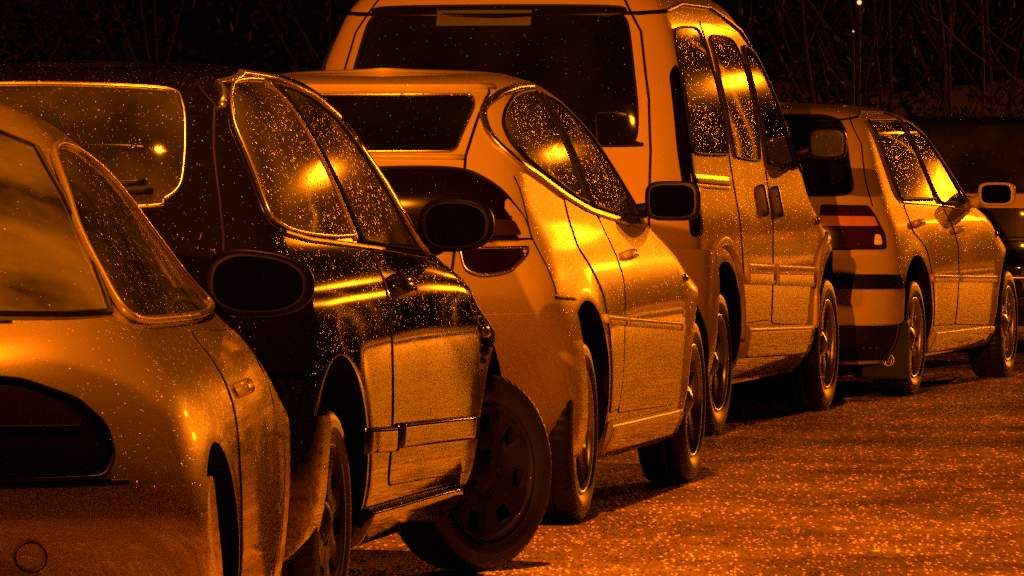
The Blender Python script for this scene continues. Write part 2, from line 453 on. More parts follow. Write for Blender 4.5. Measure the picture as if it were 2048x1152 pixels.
# ---------------------------------------------------------------- car parts
def body_mesh(b, name, m, parent, arch_depth=.30):
    zs = []; z = b.z0
    while z < b.z1-.12: zs.append(z); z += .028
    z = b.z1-.12
    while z < b.z1-.004: zs.append(z); z += max(.0025, (b.z1-z)*.13)
    zs.append(b.z1)
    nc, nm = 16, 84; rows = []; nrow = []
    for z in zs:
        T = b.tab(z); W, sr, sf, rr, rf = T; row = []
        for i in range(nc):
            f = (i/nc)*math.pi/2; s = sr+rr*(1-math.cos(f)**(2/b.pr))
            row.append((s, (W*b.plan(s, z)+b.extra(s, z))*math.sin(f)**(2/b.pr) if W > 0 else 0, z))
        a0, a1 = sr+rr, sf-rf; dn = [1.0+2.2*max(math.exp(-(((a0+(a1-a0)*(i+.5)/200)-q)/.5)**4) for q in (0, b.wb)) for i in range(200)]
        tot = sum(dn); acc = 0; k_ = 0; ss_ = []
        for i in range(200):
            while k_ < nm and acc+dn[i] > tot*k_/nm+1e-12: ss_.append(a0+(a1-a0)*(i+(tot*k_/nm-acc)/dn[i])/200); k_ += 1
            acc += dn[i]
        while len(ss_) < nm: ss_.append(a1-1e-4)
        for s in ss_: row.append((s, b.Y(s, z, T), z))
        for i in range(nc+1):
            f = math.pi/2-(i/nc)*math.pi/2; s = sf-rf*(1-max(0, math.cos(f))**(2/b.pf))
            row.append((s, (W*b.plan(s, z)+b.extra(s, z))*max(0, math.sin(f))**(2/b.pf), z))
        rows.append(row)
    h = len(rows[0]); ring = h+h-2; V = []; F = []
    for row in rows:
        V += row+[(p[0], -p[1], p[2]) for p in reversed(row[1:-1])]
    for i in range(len(rows)-1):
        for j in range(ring): F.append((i*ring+j, i*ring+(j+1) % ring, (i+1)*ring+(j+1) % ring, (i+1)*ring+j))
    F.append(tuple(range(ring-1, -1, -1))); F.append(tuple((len(rows)-1)*ring+j for j in range(ring)))
    me = mesh_from(name, V, F)
    bm = bmesh.new(); bm.from_mesh(me); bmesh.ops.recalc_face_normals(bm, faces=bm.faces[:]); bm.to_mesh(me); bm.free()
    o = link(name, me, None, [m, M['well']])
    cutters = []
    for scx in (0.0, b.wb):
        for sg in (1, -1):
            cv, cf = [], []; n = 56; r, zc = b.arch
            for yy in (sg*(b.W[3][1]-arch_depth), sg*1.2):
                for j in range(n):
                    a = 2*math.pi*j/n
                    zz = zc+r*math.sin(a); ss = scx+r*math.cos(a)
                    if a > math.pi: zz = zc+ r*1.6*math.sin(a); ss = scx+r*(1 if math.cos(a) > 0 else -1)*abs(math.cos(a))**.35
                    cv.append((ss, yy, zz))
            cf = [(j, (j+1) % n, n+(j+1) % n, n+j) for j in range(n)]+[tuple(range(n-1, -1, -1)), tuple(range(n, 2*n))]
            cm = mesh_from('cutter', cv, cf, smooth=False)
            bm = bmesh.new(); bm.from_mesh(cm); bmesh.ops.recalc_face_normals(bm, faces=bm.faces[:]); bm.to_mesh(cm); bm.free()
            co = link('cutter', cm); cutters.append(co)
            md = o.modifiers.new('b', 'BOOLEAN'); md.operation = 'DIFFERENCE'; md.object = co; md.solver = 'EXACT'
    dg = bpy.context.evaluated_depsgraph_get(); dg.update()
    new = bpy.data.meshes.new_from_object(o.evaluated_get(dg)); o.modifiers.clear()
    for c_ in cutters: bpy.data.objects.remove(c_, do_unlink=True)
    o.data = new; new.name = name
    new.materials.clear(); new.materials.append(m); new.materials.append(M['well'])
    cache = {}; loops = [None]*len(new.loops); mi = []
    for p in new.polygons:
        fn = p.normal; c0 = p.center
        an = Vector(b.normal(c0.x, c0.y if abs(c0.y) > 1e-4 else 1e-4, c0.z))
        in_well = any(abs(math.hypot(c0.x-sx_, c0.z-b.arch[1])-b.arch[0]) < .03 and fn.dot(an) < .5 for sx_ in (0, b.wb))
        flat_in = abs(abs(c0.y)-(b.W[3][1]-arch_depth)) < .01 and abs(fn.y) > .9
        under = c0.z < b.z0+.01 and fn.z < -.8
        low_well = fn.dot(an) < .3 and c0.z < b.arch[1]+.05
        dark = in_well or flat_in or under or low_well; mi.append(1 if dark else 0)
        for li in p.loop_indices:
            v = new.loops[li].vertex_index
            if dark: loops[li] = tuple(fn)
            else:
                if v not in cache:
                    q = new.vertices[v].co; cache[v] = b.normal(q.x, q.y if abs(q.y) > 1e-4 else 1e-4, q.z)
                nn = Vector(cache[v]); loops[li] = tuple(nn) if nn.dot(fn) > .2 else tuple(fn)
    new.polygons.foreach_set('material_index', mi); new.polygons.foreach_set('use_smooth', [True]*len(mi))
    new.normals_split_custom_set(loops)
    o.parent = parent; return o
def lathe(prof, segs=64, mod=None):
    """profile (r, w) about the wheel axis (local y = outward)"""
    V, F = [], []; k = len(prof)
    for i in range(segs):
        a = 2*math.pi*i/segs
        for j, (r, w) in enumerate(prof):
            if mod: r, w = mod(i, j, r, w)
            V.append((r*math.cos(a), w, r*math.sin(a)))
    for i in range(segs):
        for j in range(k-1): F.append((i*k+j, i*k+j+1, ((i+1) % segs)*k+j+1, ((i+1) % segs)*k+j))
    return V, F
def fix(me):
    bm = bmesh.new(); bm.from_mesh(me); bmesh.ops.remove_doubles(bm, verts=bm.verts[:], dist=1e-5); bmesh.ops.recalc_face_normals(bm, faces=bm.faces[:]); bm.to_mesh(me); bm.free()
    me.polygons.foreach_set('use_smooth', [True]*len(me.polygons)); return me
def make_wheel(parent, s, y, side, Rt, style, m_rim, steer=0.0, tw=.185, name='wheel', rr=.205, rot=0.0):
    w = tw/2; R0 = Rt
    prof = [(rr*.98, -w*.6), (rr+.012, -w*.95), (R0-.035, -w*1.02), (R0-.012, -w*.92), (R0-.002, -w*.72),
            (R0, -w*.45), (R0, -w*.30), (R0-.007, -w*.27), (R0-.007, -w*.22), (R0, -w*.19), (R0, w*.19), (R0-.007, w*.22), (R0-.007, w*.27), (R0, w*.30), (R0, w*.45),
            (R0-.002, w*.72), (R0-.010, w*.90), (R0-.020, w*.985), (R0-.037, w*1.03), (R0-.050, w*1.04), (R0-.053, w*1.052), (R0-.058, w*1.05), (rr+.022, w*1.0), (rr+.018, w*.97), (rr+.012, w*.95), (rr*.98, w*.78)]
    def mod(i, j, r, ww):
        if j in (3, 4, 5, 14, 15, 16) and i % 3 == 0: return r-.0055, ww
        return r, ww
    V, F = lathe(prof, 180, mod)
    o = link(name, fix(mesh_from(name, V, F)), parent, [M['tyre']])
    o.location = (s, -(y-side*w), R0); o.rotation_euler = (0, 0, -R(steer)+(0 if side > 0 else math.pi))
    # rim lip + barrel
    V, F = lathe([(rr*.985, w*.80), (rr+.006, w*.93), (rr+.002, w*.99), (rr-.008, w*.97), (rr-.012, w*.86), (rr-.02, w*.2), (rr-.02, -w*.5)], 96)
    l = link('rim', fix(mesh_from('rim', V, F)), o, [m_rim])
    # face with openings
    def hole(a0, r0, r1, wa0, wa1, n=6):
        pts = [(r0, a0-wa0), (r0, a0+wa0), (r1, a0+wa1), (r1, a0-wa1)]
        q = []
        for i in range(4):
            (ra, aa), (rb, ab) = pts[i], pts[(i+1) % 4]
            for k in range(n): t = k/n; q.append((ra+(rb-ra)*t, aa+(ab-aa)*t))
        xy = [(r_*math.cos(a_), r_*math.sin(a_)) for r_, a_ in q]
        # soften
        for _ in range(2): xy = [((xy[i-1][0]+2*xy[i][0]+xy[(i+1) % len(xy)][0])/4, (xy[i-1][1]+2*xy[i][1]+xy[(i+1) % len(xy)][1])/4) for i in range(len(xy))]
        return xy
    ro = rr-.006; out = [(ro*math.cos(2*math.pi*i/72), ro*math.sin(2*math.pi*i/72)) for i in range(72)]
    n, r0, r1, w0, w1, dish = style
    holes = [hole(2*math.pi*(i+.5)/n+.3, r0*rr, r1*rr, w0, w1) for i in range(n)]
    vs, fs = cdt(out, holes, .018)
    def zf(x, y_):
        q = math.hypot(x, y_)/rr; a = math.atan2(y_, x)
        return w*.86-dish*(1-q)*q*4*.5+.012*math.exp(-(q/.22)**4)-.006*math.exp(-((q-.30)/.05)**2)+.004*math.cos(n*(a-.3))*q
    V = [(x, zf(x, y_), y_) for x, y_ in vs]; F = [tuple(f) for f in fs]
    F = [f if (Vector(V[f[1]])-Vector(V[f[0]])).cross(Vector(V[f[2]])-Vector(V[f[0]])).y > 0 else f[::-1] for f in F]
    for pl in [out]+holes:
        b0 = len(V); k = len(pl)
        for x, y_ in pl: V.append((x, zf(x, y_), y_))
        for x, y_ in pl: V.append((x*.995, zf(x, y_)-.022, y_*.995))
        F += [(b0+i, b0+(i+1) % k, b0+k+(i+1) % k, b0+k+i) for i in range(k)]
    # wheel nuts
    for i in range(5):
        a = 2*math.pi*i/5; cx, cy = .30*rr*math.cos(a), .30*rr*math.sin(a); b0 = len(V)
        for h_, q in ((0, .011), (.009, .010)):
            for j in range(8): V.append((cx+q*math.cos(j*math.pi/4), zf(cx, cy)+h_-.001, cy+q*math.sin(j*math.pi/4)))
        F += [(b0+j, b0+(j+1) % 8, b0+8+(j+1) % 8, b0+8+j) for j in range(8)]; F.append(tuple(b0+8+j for j in range(8)))
    h_ = link('wheel_cover', mesh_from('wheel_cover', V, F), o, [m_rim])
    V, F = lathe([(0.001, w*.2), (rr-.03, w*.2)], 32); link('brake_disc', fix(mesh_from('brake_disc', V, F)), o, [M['well']])
    return o
def make_mirror(parent, b, s, y, z, w, h, pw=3.0, side=1, arm=(0, 0), m_shell=None, taper=0.0, lens='mirror', rot=0.0, depth=.13):
    ms = m_shell or M['mirror_shell']
    n = 40; rings = [(-.012, .80), (-.012, .93), (-.004, .985), (.010, 1.0), (.04, .97), (.075, .86), (.105, .62), (.125, .30), (.13, .04)]
    def outline(k, t):
        a = 2*math.pi*t/n; ca, sa = math.cos(a), math.sin(a); e = 2/pw
        yy = abs(ca)**e*(1 if ca > 0 else -1)*w/2*k; zz = abs(sa)**e*(1 if sa > 0 else -1)*h/2*k
        zz *= 1+taper*(yy/(w/2)); c_, s_ = math.cos(rot), math.sin(rot)
        return yy*c_-zz*s_, yy*s_+zz*c_
    V, F = [], []
    for (d, k) in rings:
        for t in range(n):
            yy, zz = outline(k, t); V.append((s+d*depth/.13, (y+yy)*side, z+zz))
    for i in range(len(rings)-1):
        for t in range(n): F.append((i*n+t, i*n+(t+1) % n, (i+1)*n+(t+1) % n, (i+1)*n+t))
    F.append(tuple((len(rings)-1)*n+t for t in range(n)))
    # arm joins the shell to the door
    by = b.Y(s-.02, z-h*.35); ay = y-w*.38
    b0 = len(V)
    av, af = tube([(s+.07, (by-.03)*side, z-h*.42+arm[1]), (s+.06, (by+.02)*side, z-h*.40+arm[1]), (s+.05, (ay-.02)*side, z-h*.22), (s+.05, (ay+.05)*side, z-h*.08)], .03, '', None, rr=[.045, .036, .028, .028])
    V += av; F += [tuple(b0+i for i in f) for f in af]
    o = link('door_mirror', fix(mesh_from('door_mirror', V, F)), parent, [ms])
    V = [(s-.008, (y+outline(.84, t)[0])*side, z+outline(.84, t)[1]) for t in range(n)]
    V2 = [(s-.009, (y+outline(.5, t)[0])*side, z+outline(.5, t)[1]) for t in range(n)]
    me = mesh_from('mirror_glass', V+V2, [(t, (t+1) % n, n+(t+1) % n, n+t) for t in range(n)]+[tuple(n+t for t in range(n))])
    bm = bmesh.new(); bm.from_mesh(me); bmesh.ops.recalc_face_normals(bm, faces=bm.faces[:])
    if bm.faces[0].normal.x > 0: bmesh.ops.reverse_faces(bm, faces=bm.faces[:])
    bm.to_mesh(me); bm.free()
    link('mirror_glass', me, o, [M[lens]])
    return o
def box_on(b, dom, a, c, w, h, d, name, m, parent, off=0, r=.3):
    """rounded raised block lying on the body, centred at (a,c)"""
    p, n = surf(b, dom, a, c, off); p = Vector(p); n = Vector(n)
    up = Vector((0, 0, 1)); t = up.cross(n).normalized(); u = n.cross(t)
    V, F = [], []; k = 24; rings = [(1, -.01), (1, d*.5), (.93, d*.85), (.75, d)]
    for (sc_, dd) in rings:
        for j in range(k):
            q = 2*math.pi*j/k; ca, sa = math.cos(q), math.sin(q); e = .5
            V.append(p+t*(abs(ca)**e*(1 if ca > 0 else -1)*w/2*sc_)+u*(abs(sa)**e*(1 if sa > 0 else -1)*h/2*sc_)+n*dd)
    for i in range(3):
        for j in range(k): F.append((i*k+j, i*k+(j+1) % k, (i+1)*k+(j+1) % k, (i+1)*k+j))
    F.append(tuple(3*k+j for j in range(k)))
    return link(name, fix(mesh_from(name, V, F)), parent, [m])
def seam(b, dom, pts, parent, name='panel_gap', r=.0045, closed=False):
    return sweep(b, dom, line_pts(pts+([pts[0]] if closed else []), .03), False, [(math.cos(t)*r, math.sin(t)*r*.5) for t in [i*math.pi/3 for i in range(6)]], name, M['rubber'], parent, off=.0015)
def car_root(key, name, label, cat='car', group='cars parked along the kerb'):
    p = PLACE[key]; r = bpy.data.objects.new(name, None); C.objects.link(r)
    r.location = (p.ox, p.oy, 0); r.rotation_euler = (0, 0, math.pi/2-p.th); r.empty_display_size = .3
    r.scale = (1, 1, 1)
    tag(r, label, cat, group); return r
# ================================================================ body shapes (metres) and where each car stands
BODY = {}; PLACE = {}
# silver coupe nearest (A)
PLACE['A'] = Place(-0.619, 12.4, 1.2, 0.80)
BODY['A'] = Body(
  W=[(.17,.70),(.24,.80),(.35,.845),(.55,.86),(.72,.85),(.82,.82),(.90,.76),(.98,.68),(1.12,.585),(1.26,.50),(1.36,.40),(1.41,.29),(1.435,.18),(1.44,.02)],
  Sr=[(.17,-.40),(.25,-.49),(.42,-.65),(.62,-.80),(.66,-.79),(.80,-.72),(.92,-.62),(1.0,-.40),(1.1,-.10),(1.25,.28),(1.36,.60),(1.42,.95),(1.44,1.25)],
  Sf=[(.17,3.0),(.3,3.15),(.5,3.2),(.62,3.12),(.75,2.75),(.86,2.25),(.95,1.98),(1.1,1.80),(1.3,1.55),(1.40,1.40),(1.44,1.32)],
  Rr=[(.17,.5),(.6,.55),(.9,.55),(1.1,.4),(1.44,.35)], Rf=[(.17,.6),(.6,.7),(.75,.9),(.95,.35),(1.44,.3)],
  wb=2.45, pr=2.3, kr=[(.2,.05),(.9,.10),(1.4,.16)], kf=[(.2,.04),(.9,.06),(1.4,.12)], arch=(.38,.35), flare=.008)
# dark hatchback (B)
PLACE['B'] = Place(-0.481, 16.75, 8.7, 0.80)
BODY['B'] = Body(
  W=[(.18,.70),(.26,.79),(.40,.825),(.60,.835),(.78,.832),(.90,.814),(.965,.784),(1.03,.748),(1.15,.706),(1.30,.650),(1.42,.598),(1.47,.565),(1.51,.50),(1.535,.38),(1.548,.02)],
  Sr=[(.18,-.60),(.26,-.68),(.45,-.72),(.60,-.70),(.80,-.66),(.95,-.60),(1.1,-.53),(1.25,-.43),(1.38,-.31),(1.46,-.20),(1.51,.0),(1.535,.5)],
  Sf=[(.18,3.0),(.3,3.12),(.5,3.15),(.66,3.10),(.76,3.0),(.84,2.75),(.91,2.45),(.98,2.12),(1.1,1.98),(1.3,1.66),(1.44,1.38),(1.51,1.15),(1.54,.8)],
  Rr=[(.18,.35),(.6,.42),(.95,.40),(1.2,.34),(1.535,.3)], Rf=[(.18,.5),(.6,.7),(.78,.9),(.96,.35),(1.44,.3),(1.535,.25)],
  wb=2.5, pr=2.6, kr=[(.2,.04),(.9,.07),(1.4,.13)], kf=[(.2,-.13),(.85,-.16),(1.05,.0),(1.4,.06)], arch=(.39,.36), flare=.008)
# silver five-door (C)
PLACE['C'] = Place(0.244, 21.6, 10.3, 0.81)
BODY['C'] = Body(
  W=[(.17,.72),(.25,.80),(.40,.835),(.60,.845),(.76,.84),(.88,.815),(.96,.78),(1.05,.737),(1.2,.681),(1.34,.622),(1.42,.583),(1.48,.55),(1.53,.505),(1.56,.42),(1.575,.2),(1.58,.02)],
  Sr=[(.17,-.42),(.28,-.51),(.50,-.66),(.68,-.77),(.80,-.81),(.87,-.76),(.95,-.71),(1.12,-.66),(1.19,-.58),(1.3,-.42),(1.42,-.24),(1.50,-.08),(1.54,.1),(1.56,.5)],
  Sf=[(.17,3.1),(.3,3.25),(.5,3.28),(.66,3.2),(.77,3.05),(.85,2.75),(.92,2.4),(.98,2.12),(1.1,1.92),(1.3,1.62),(1.46,1.30),(1.53,1.0),(1.56,.8)],
  Rr=[(.17,.4),(.6,.5),(.95,.5),(1.2,.4),(1.56,.35)], Rf=[(.17,.5),(.6,.7),(.78,.9),(.97,.35),(1.44,.3),(1.56,.25)],
  wb=2.54, pr=2.4, kr=[(.2,.05),(.9,.09),(1.4,.14)], kf=[(.2,-.01),(.85,-.02),(1.05,.02),(1.4,.08)], arch=(.38,.39), flare=.014)
# tall van (D)
PLACE['D'] = Place(0.924, 27.9, 13.2, 0.93)
BODY['D'] = Body(
  W=[(.20,0.830),(.30,0.910),(.45,0.945),(.70,0.955),(.95,0.955),(1.08,0.935),(1.2,0.915),(1.4,0.886),(1.6,0.845),(1.72,0.814),(1.82,0.779),(1.92,0.735),(2.0,0.640),(2.05,0.460),(2.07,0.130)],
  Sr=[(.20,-.60),(.32,-.68),(.55,-.70),(.70,-.66),(1.0,-.63),(1.3,-.58),(1.55,-.52),(1.72,-.46),(1.90,-.39),(2.02,-.27),(2.07,.3)],
  Sf=[(.20,3.1),(.35,3.25),(.6,3.28),(.78,3.2),(.92,3.0),(1.02,2.7),(1.12,2.45),(1.25,2.3),(1.5,2.0),(1.75,1.68),(1.95,1.4),(2.07,.9)],
  Rr=[(.20,.22),(.6,.24),(1.3,.2),(2.07,.25)], Rf=[(.20,.5),(.7,.7),(.95,.8),(1.15,.4),(1.8,.35),(2.07,.3)],
  wb=2.6, pr=2.8, kr=[(.2,.02),(1.2,.03),(1.8,.05)], kf=[(.2,-.02),(1.0,-.03),(1.3,.02),(1.8,.06)], arch=(.40,.38), flare=.014)
# gold hatch (E)
PLACE['E'] = Place(2.063, 32.2, 15.2, 0.82)
BODY['E'] = Body(
  W=[(.18,.74),(.26,.81),(.40,.845),(.60,.85),(.76,.845),(.88,.825),(.95,.790),(1.02,.766),(1.15,.72),(1.30,.665),(1.40,.615),(1.45,.56),(1.49,.42),(1.51,.22),(1.515,.02)],
  Sr=[(.18,-.64),(.26,-.70),(.45,-.73),(.62,-.72),(.72,-.66),(.90,-.62),(1.05,-.55),(1.2,-.46),(1.34,-.35),(1.43,-.24),(1.48,-.1),(1.505,.3)],
  Sf=[(.18,3.0),(.3,3.12),(.5,3.15),(.66,3.08),(.78,2.95),(.86,2.65),(.93,2.3),(.98,2.05),(1.1,1.86),(1.3,1.55),(1.42,1.30),(1.48,1.1),(1.505,.9)],
  Rr=[(.18,.3),(.6,.36),(.95,.34),(1.2,.3),(1.505,.28)], Rf=[(.18,.5),(.6,.7),(.78,.9),(.96,.35),(1.44,.3),(1.505,.25)],
  wb=2.51, pr=2.8, kr=[(.2,.03),(.9,.05),(1.4,.10)], kf=[(.2,-.02),(.85,-.03),(1.05,.02),(1.4,.08)], arch=(.39,.335), flare=.012)
# dark car furthest right (F)
PLACE['F'] = Place(3.55, 38.0, 20, 0.82)
def sticker(name, base, ink, scale_x):
    """window strip whose lettering is too blurred to read"""
    m, nt, p = mat(name); tc = N(nt, "ShaderNodeTexCoord")
    mp = N(nt, "ShaderNodeMapping"); mp.inputs['Scale'].default_value = (1, scale_x, 1.0)
    nt.links.new(tc.outputs['Generated'], mp.inputs[0])
    ns = N(nt, "ShaderNodeTexNoise", noise_dimensions='1D'); ns.inputs['Detail'].default_value = 2; ns.inputs['Scale'].default_value = 1.0
    sx = N(nt, "ShaderNodeSeparateXYZ"); nt.links.new(mp.outputs[0], sx.inputs[0]); nt.links.new(sx.outputs[1], ns.inputs['W'])
    a = N(nt, "ShaderNodeMapRange"); a.interpolation_type = 'SMOOTHSTEP'; a.inputs[1].default_value = .38; a.inputs[2].default_value = .52; nt.links.new(ns.outputs[0], a.inputs[0])
    h = math_n(nt, 'ABSOLUTE', math_n(nt, 'SUBTRACT', sx.outputs[2], .58))
    v = N(nt, "ShaderNodeMapRange"); v.interpolation_type = 'SMOOTHSTEP'; v.inputs[1].default_value = .30; v.inputs[2].default_value = .14; nt.links.new(h, v.inputs[0])
    mx = N(nt, "ShaderNodeMix", data_type='RGBA'); nt.links.new(math_n(nt, 'MULTIPLY', a.outputs[0], v.outputs[0]), mx.inputs[0])
    mx.inputs[6].default_value = (*base, 1); mx.inputs[7].default_value = (*ink, 1); nt.links.new(mx.outputs[2], p.inputs['Base Color'])
    p.inputs['Roughness'].default_value = .6; return m
M['sticker'] = sticker('blurred_window_strip', (.030, .045, .05), (.05, .022, .010), 11)
M['sticker2'] = sticker('small_window_strip', (.05, .04, .03), (.02, .015, .012), 6)
M['clear_rear2'] = glass('misted_far_glass', dens=.3, base=.006, fog=.02, rough=.12)
M['lens_band'] = plain('orange_lens_band', (.45, .20, .06), .2, coat=1)
M['lens_white'] = plain('white_lens', (.7, .7, .6), .15, coat=1)
M['badge'] = plain('badge_metal', (.45, .42, .36), .35, .6)
M['mirror_wet'] = glass('wet_mirror_glass', dens=.9, base=.02, fog=.05)
# ================================================================ the cars
def sides(fn):
    for d in 'RL': fn(d)
def lower_trim(b, root, m, z0, z1, s0, s1, proud=.02):
    # sill under the doors
    zc = (z0+z1)/2
    for d in 'RL': sweep(b, d, line_pts([(s0, zc), (s1, zc-.012)], .08), False, bar(z1-z0, proud, 12, .6), 'sill', m, root, off=0)
def bumper(b, root, m, z0, z1, u1=1.12, off=.012, r=.05):
    pts = [(-u1, z0), (u1, z0), (u1, z1), (-u1, z1)]
    return patch(b, 'wrap', pts, 'rear_bumper', m, root, off=off, r=r, grid=.05, depth=.02)
def four_wheels(root, b, Rt, style, m, ys, steer=0, tw=.185, rr=.205, front_y=None):
    for s in (0.0, b.wb):
        for sg in (1, -1):
            yy = ys if s == 0 else (front_y or ys)
            make_wheel(root, s, sg*yy, sg, Rt, style, m, steer if s > 0 else 0, tw, rr=rr)
def door(b, root, m, pts, handle=None, hs=(.17, .035), r=.05, label=None, vertical=False, both=True):
    for d in ('RL' if both else 'R'):
        o = patch(b, d, pts, 'door', m, root, off=.0035, r=r, grid=.06, depth=.01)
        seam(b, d, round_poly(pts, r), o, closed=True)
        if handle: box_on(b, d, handle[0], handle[1], *(hs if not vertical else (.04, .15)), .028, 'door_handle', M['trim'] if vertical else m, o, off=.004)
def side_window(b, root, pts, sm=True, name='side_window', seal='rubber', seal_r=.008, m='glass', sharp=(), r=None, woff=.007):
    for d in 'RL': patch(b, d, pts, name, M[m], root, off=woff, sm=sm, sharp=sharp, r=r, grid=.04, seal=M[seal], seal_r=seal_r)
def windscreen(b, root, z0, z1, w0, w1):
    patch(b, 'front', [(-w0, z0), (w0, z0), (w1, z1), (-w1, z1)], 'windscreen', M['rear_glass'], root, off=.004, r=.08, grid=.08, seal=M['rubber'])
def mudguard(): pass

# ---- A: silver coupe, nearest
bA = BODY['A']; A = car_root('A', 'silver_coupe', 'wet silver coupe nearest the camera, cut off by the left edge of the picture')
body_mesh(bA, 'body', M['silver'], A)
four_wheels(A, bA, .315, (6, .42, .86, .26, .20, .02), M['alloy'], .80)
patch(bA, 'rear', [(-.55, .985), (0, 1.0), (.55, .985), (.625, .985), (.565, 1.089), (.49, 1.206), (.41, 1.308), (.30, 1.352), (0, 1.365), (-.30, 1.352), (-.41, 1.308), (-.49, 1.206), (-.565, 1.089), (-.625, .985)], 'rear_window', M['clear_rear'], A, off=.007, grid=.025, seal=M['rubber'], seal_r=.007)
side_window(bA, A, [(-.02, .985), (.10, 1.06), (.30, 1.16), (.50, 1.245), (.66, 1.30), (.80, 1.315), (1.0, 1.30), (1.22, 1.245), (1.42, 1.14), (1.58, 1.02), (1.62, .955), (1.2, .945), (.5, .955), (.1, .965)], seal='silver', seal_r=.009)
door(bA, A, M['silver'], [(.42, .30), (1.62, .28), (1.68, .60), (1.66, .90), (.70, .925), (.50, .70)], (.78, .80))
for sg in (1, -1):
    q = [(-.02*0+.28, .69), (.66, .69), (.672, .73), (.655, .785), (.60, .835), (.50, .872), (.38, .884), (.28, .88)]
    tl = patch(bA, 'rear', [(sg*a, c) for a, c in q], 'tail_light', M['lens_dark'], A, off=.004, r=.02, grid=.03, seal=M['rubber'], seal_r=.005)
    patch(bA, 'rear', [(sg*a, c) for a, c in [(.30, .70), (.63, .70), (.64, .765), (.30, .775)]], 'reflector', M['lens_smoke'], tl, off=.009, r=.02, grid=.03)
    patch(bA, 'rear', [(sg*a, c) for a, c in [(.30, .79), (.62, .785), (.56, .835), (.46, .86), (.30, .868)]], 'lamp_bowl', M['lens_clear'], tl, off=.009, r=.02, grid=.03)
bb = bumper(bA, A, M['silver'], .20, .672, 1.08, .010)
seam(bA, 'rear', [(-.70, .680), (0, .688), (.70, .680)], A, r=.006)
seam(bA, 'rear', [(-.46, .978), (0, .985), (.46, .978)], A)
sweep(bA, 'rear', [(.525+.028*math.cos(t), .551+.028*math.sin(t)) for t in [i*math.pi/10 for i in range(20)]], True, [(math.cos(t)*.0018, math.sin(t)*.0012) for t in [i*math.pi/3 for i in range(6)]], 'towing_eye_cover', M['rubber'], bb, off=.0125)
lower_trim(bA, A, M['silver'], .20, .30, .42, 2.0)
for sg in (1, -1): make_mirror(A, bA, 1.68, .812, 1.004, .255, .152, 2.5, sg, taper=-.12, rot=-.06)
windscreen(bA, A, .99, 1.36, .62, .36)

# ---- B: dark hatchback with its front wheels turned
bB = BODY['B']; B = car_root('B', 'black_hatchback', 'black three-door hatchback with its front wheels turned out towards the road')
body_mesh(bB, 'body', M['black_paint'], B)
four_wheels(B, bB, .305, (7, .62, .88, .19, .16, .012), M['hubcap'], .80, steer=33, front_y=.86)
patch(bB, 'rear', [(-.46, 1.21), (-.43, 1.17), (-.36, 1.15), (.36, 1.15), (.43, 1.17), (.465, 1.21), (.458, 1.314), (.428, 1.42), (.36, 1.462), (0, 1.475), (-.36, 1.462), (-.428, 1.42), (-.458, 1.314)], 'rear_window', M['misty_glass'], B, off=.003, sm=True, grid=.04, seal=M['chrome'], seal_r=.006)
seam(bB, 'rear', [(.43, 1.485), (.505, 1.42), (.53, 1.3), (.565, 1.17), (.585, 1.08), (.60, .95), (.60, .85)], B, r=.006)
seam(bB, 'rear', [(-.43, 1.485), (-.505, 1.42), (-.53, 1.3), (-.565, 1.17), (-.585, 1.08), (-.60, .95), (-.60, .85)], B, r=.006)
wp = sweep(bB, 'rear', line_pts([(0, 1.13), (.10, 1.19), (.38, 1.205)], .03), False, [(math.cos(t)*.010, math.sin(t)*.009) for t in [i*math.pi/3 for i in range(6)]], 'rear_wiper', M['trim'], B, off=.022)
sweep(bB, 'rear', line_pts([(.02, 1.172), (.40, 1.188)], .03), False, [(math.cos(t)*.008, math.sin(t)*.012) for t in [i*math.pi/3 for i in range(6)]], 'wiper_blade', M['rubber'], wp, off=.010)
side_window(bB, B, [(-.235, 1.13), (-.205, 1.25), (-.15, 1.36), (-.06, 1.435), (.06, 1.475), (.22, 1.487), (.43, 1.487), (.54, 1.36), (.62, 1.24), (.69, 1.06), (.40, 1.060), (.05, 1.075), (-.15, 1.095)], name='quarter_window', sharp=(6, 9), seal='chrome', seal_r=.005)
for d in 'RL':
    sweep(bB, d, line_pts([(.45, 1.492), (.55, 1.36), (.63, 1.24), (.70, 1.05)], .05), False, bar(.042, .008, 8), 'door_pillar', M['chrome'], B)
side_window(bB, B, [(.50, 1.478), (.75, 1.455), (1.0, 1.395), (1.20, 1.305), (1.38, 1.185), (1.54, 1.04), (1.565, 1.005), (1.2, 1.022), (.77, 1.045), (.70, 1.20), (.58, 1.37)], name='door_window', sharp=(0, 5, 6, 8), seal='rubber', seal_r=.007)
for d in 'RL':
    sweep(bB, d, line_pts([(-.12, 1.415), (.0, 1.475), (.3, 1.505), (.6, 1.495), (.9, 1.452), (1.1, 1.388)], .05), False, bar(.022, .014), 'lit_roof_strip', M['chrome'], B)  # bright metal stands in for the light along the body's roof edge
    sweep(bB, d, line_pts([(-.2, 1.085), (.1, 1.058), (.7, 1.030), (1.25, 1.005), (1.66, .982)], .05), False, bar(.016, .008), 'waist_strip', M['trim'], B)
    sweep(bB, d, line_pts([(1.24, 1.328), (1.46, 1.20), (1.62, 1.08), (1.74, .99)], .05), False, bar(.02, .008), 'pillar_trim', M['chrome'], B)
door(bB, B, M['black_paint'], [(.76, .36), (2.08, .33), (2.12, .60), (2.10, .88), (1.70, .965), (.86, 1.015), (.77, .85)], (1.03, .912), hs=(.22, .075))
for d in 'RL':
    for a, c in ((.30, .80), (.84, 2.07)):
        sweep(bB, d, line_pts([(a, .505-.02*(a-.3)), (c, .505-.02*(c-.3)-.008)], .05), False, bar(.072, .017, 12, .45), 'rubbing_strip', M['black_paint'], B, off=.002)
    box_on(bB, d, 2.22, .745, .07, .035, .010, 'indicator_repeater', M['lens_clear'], B)
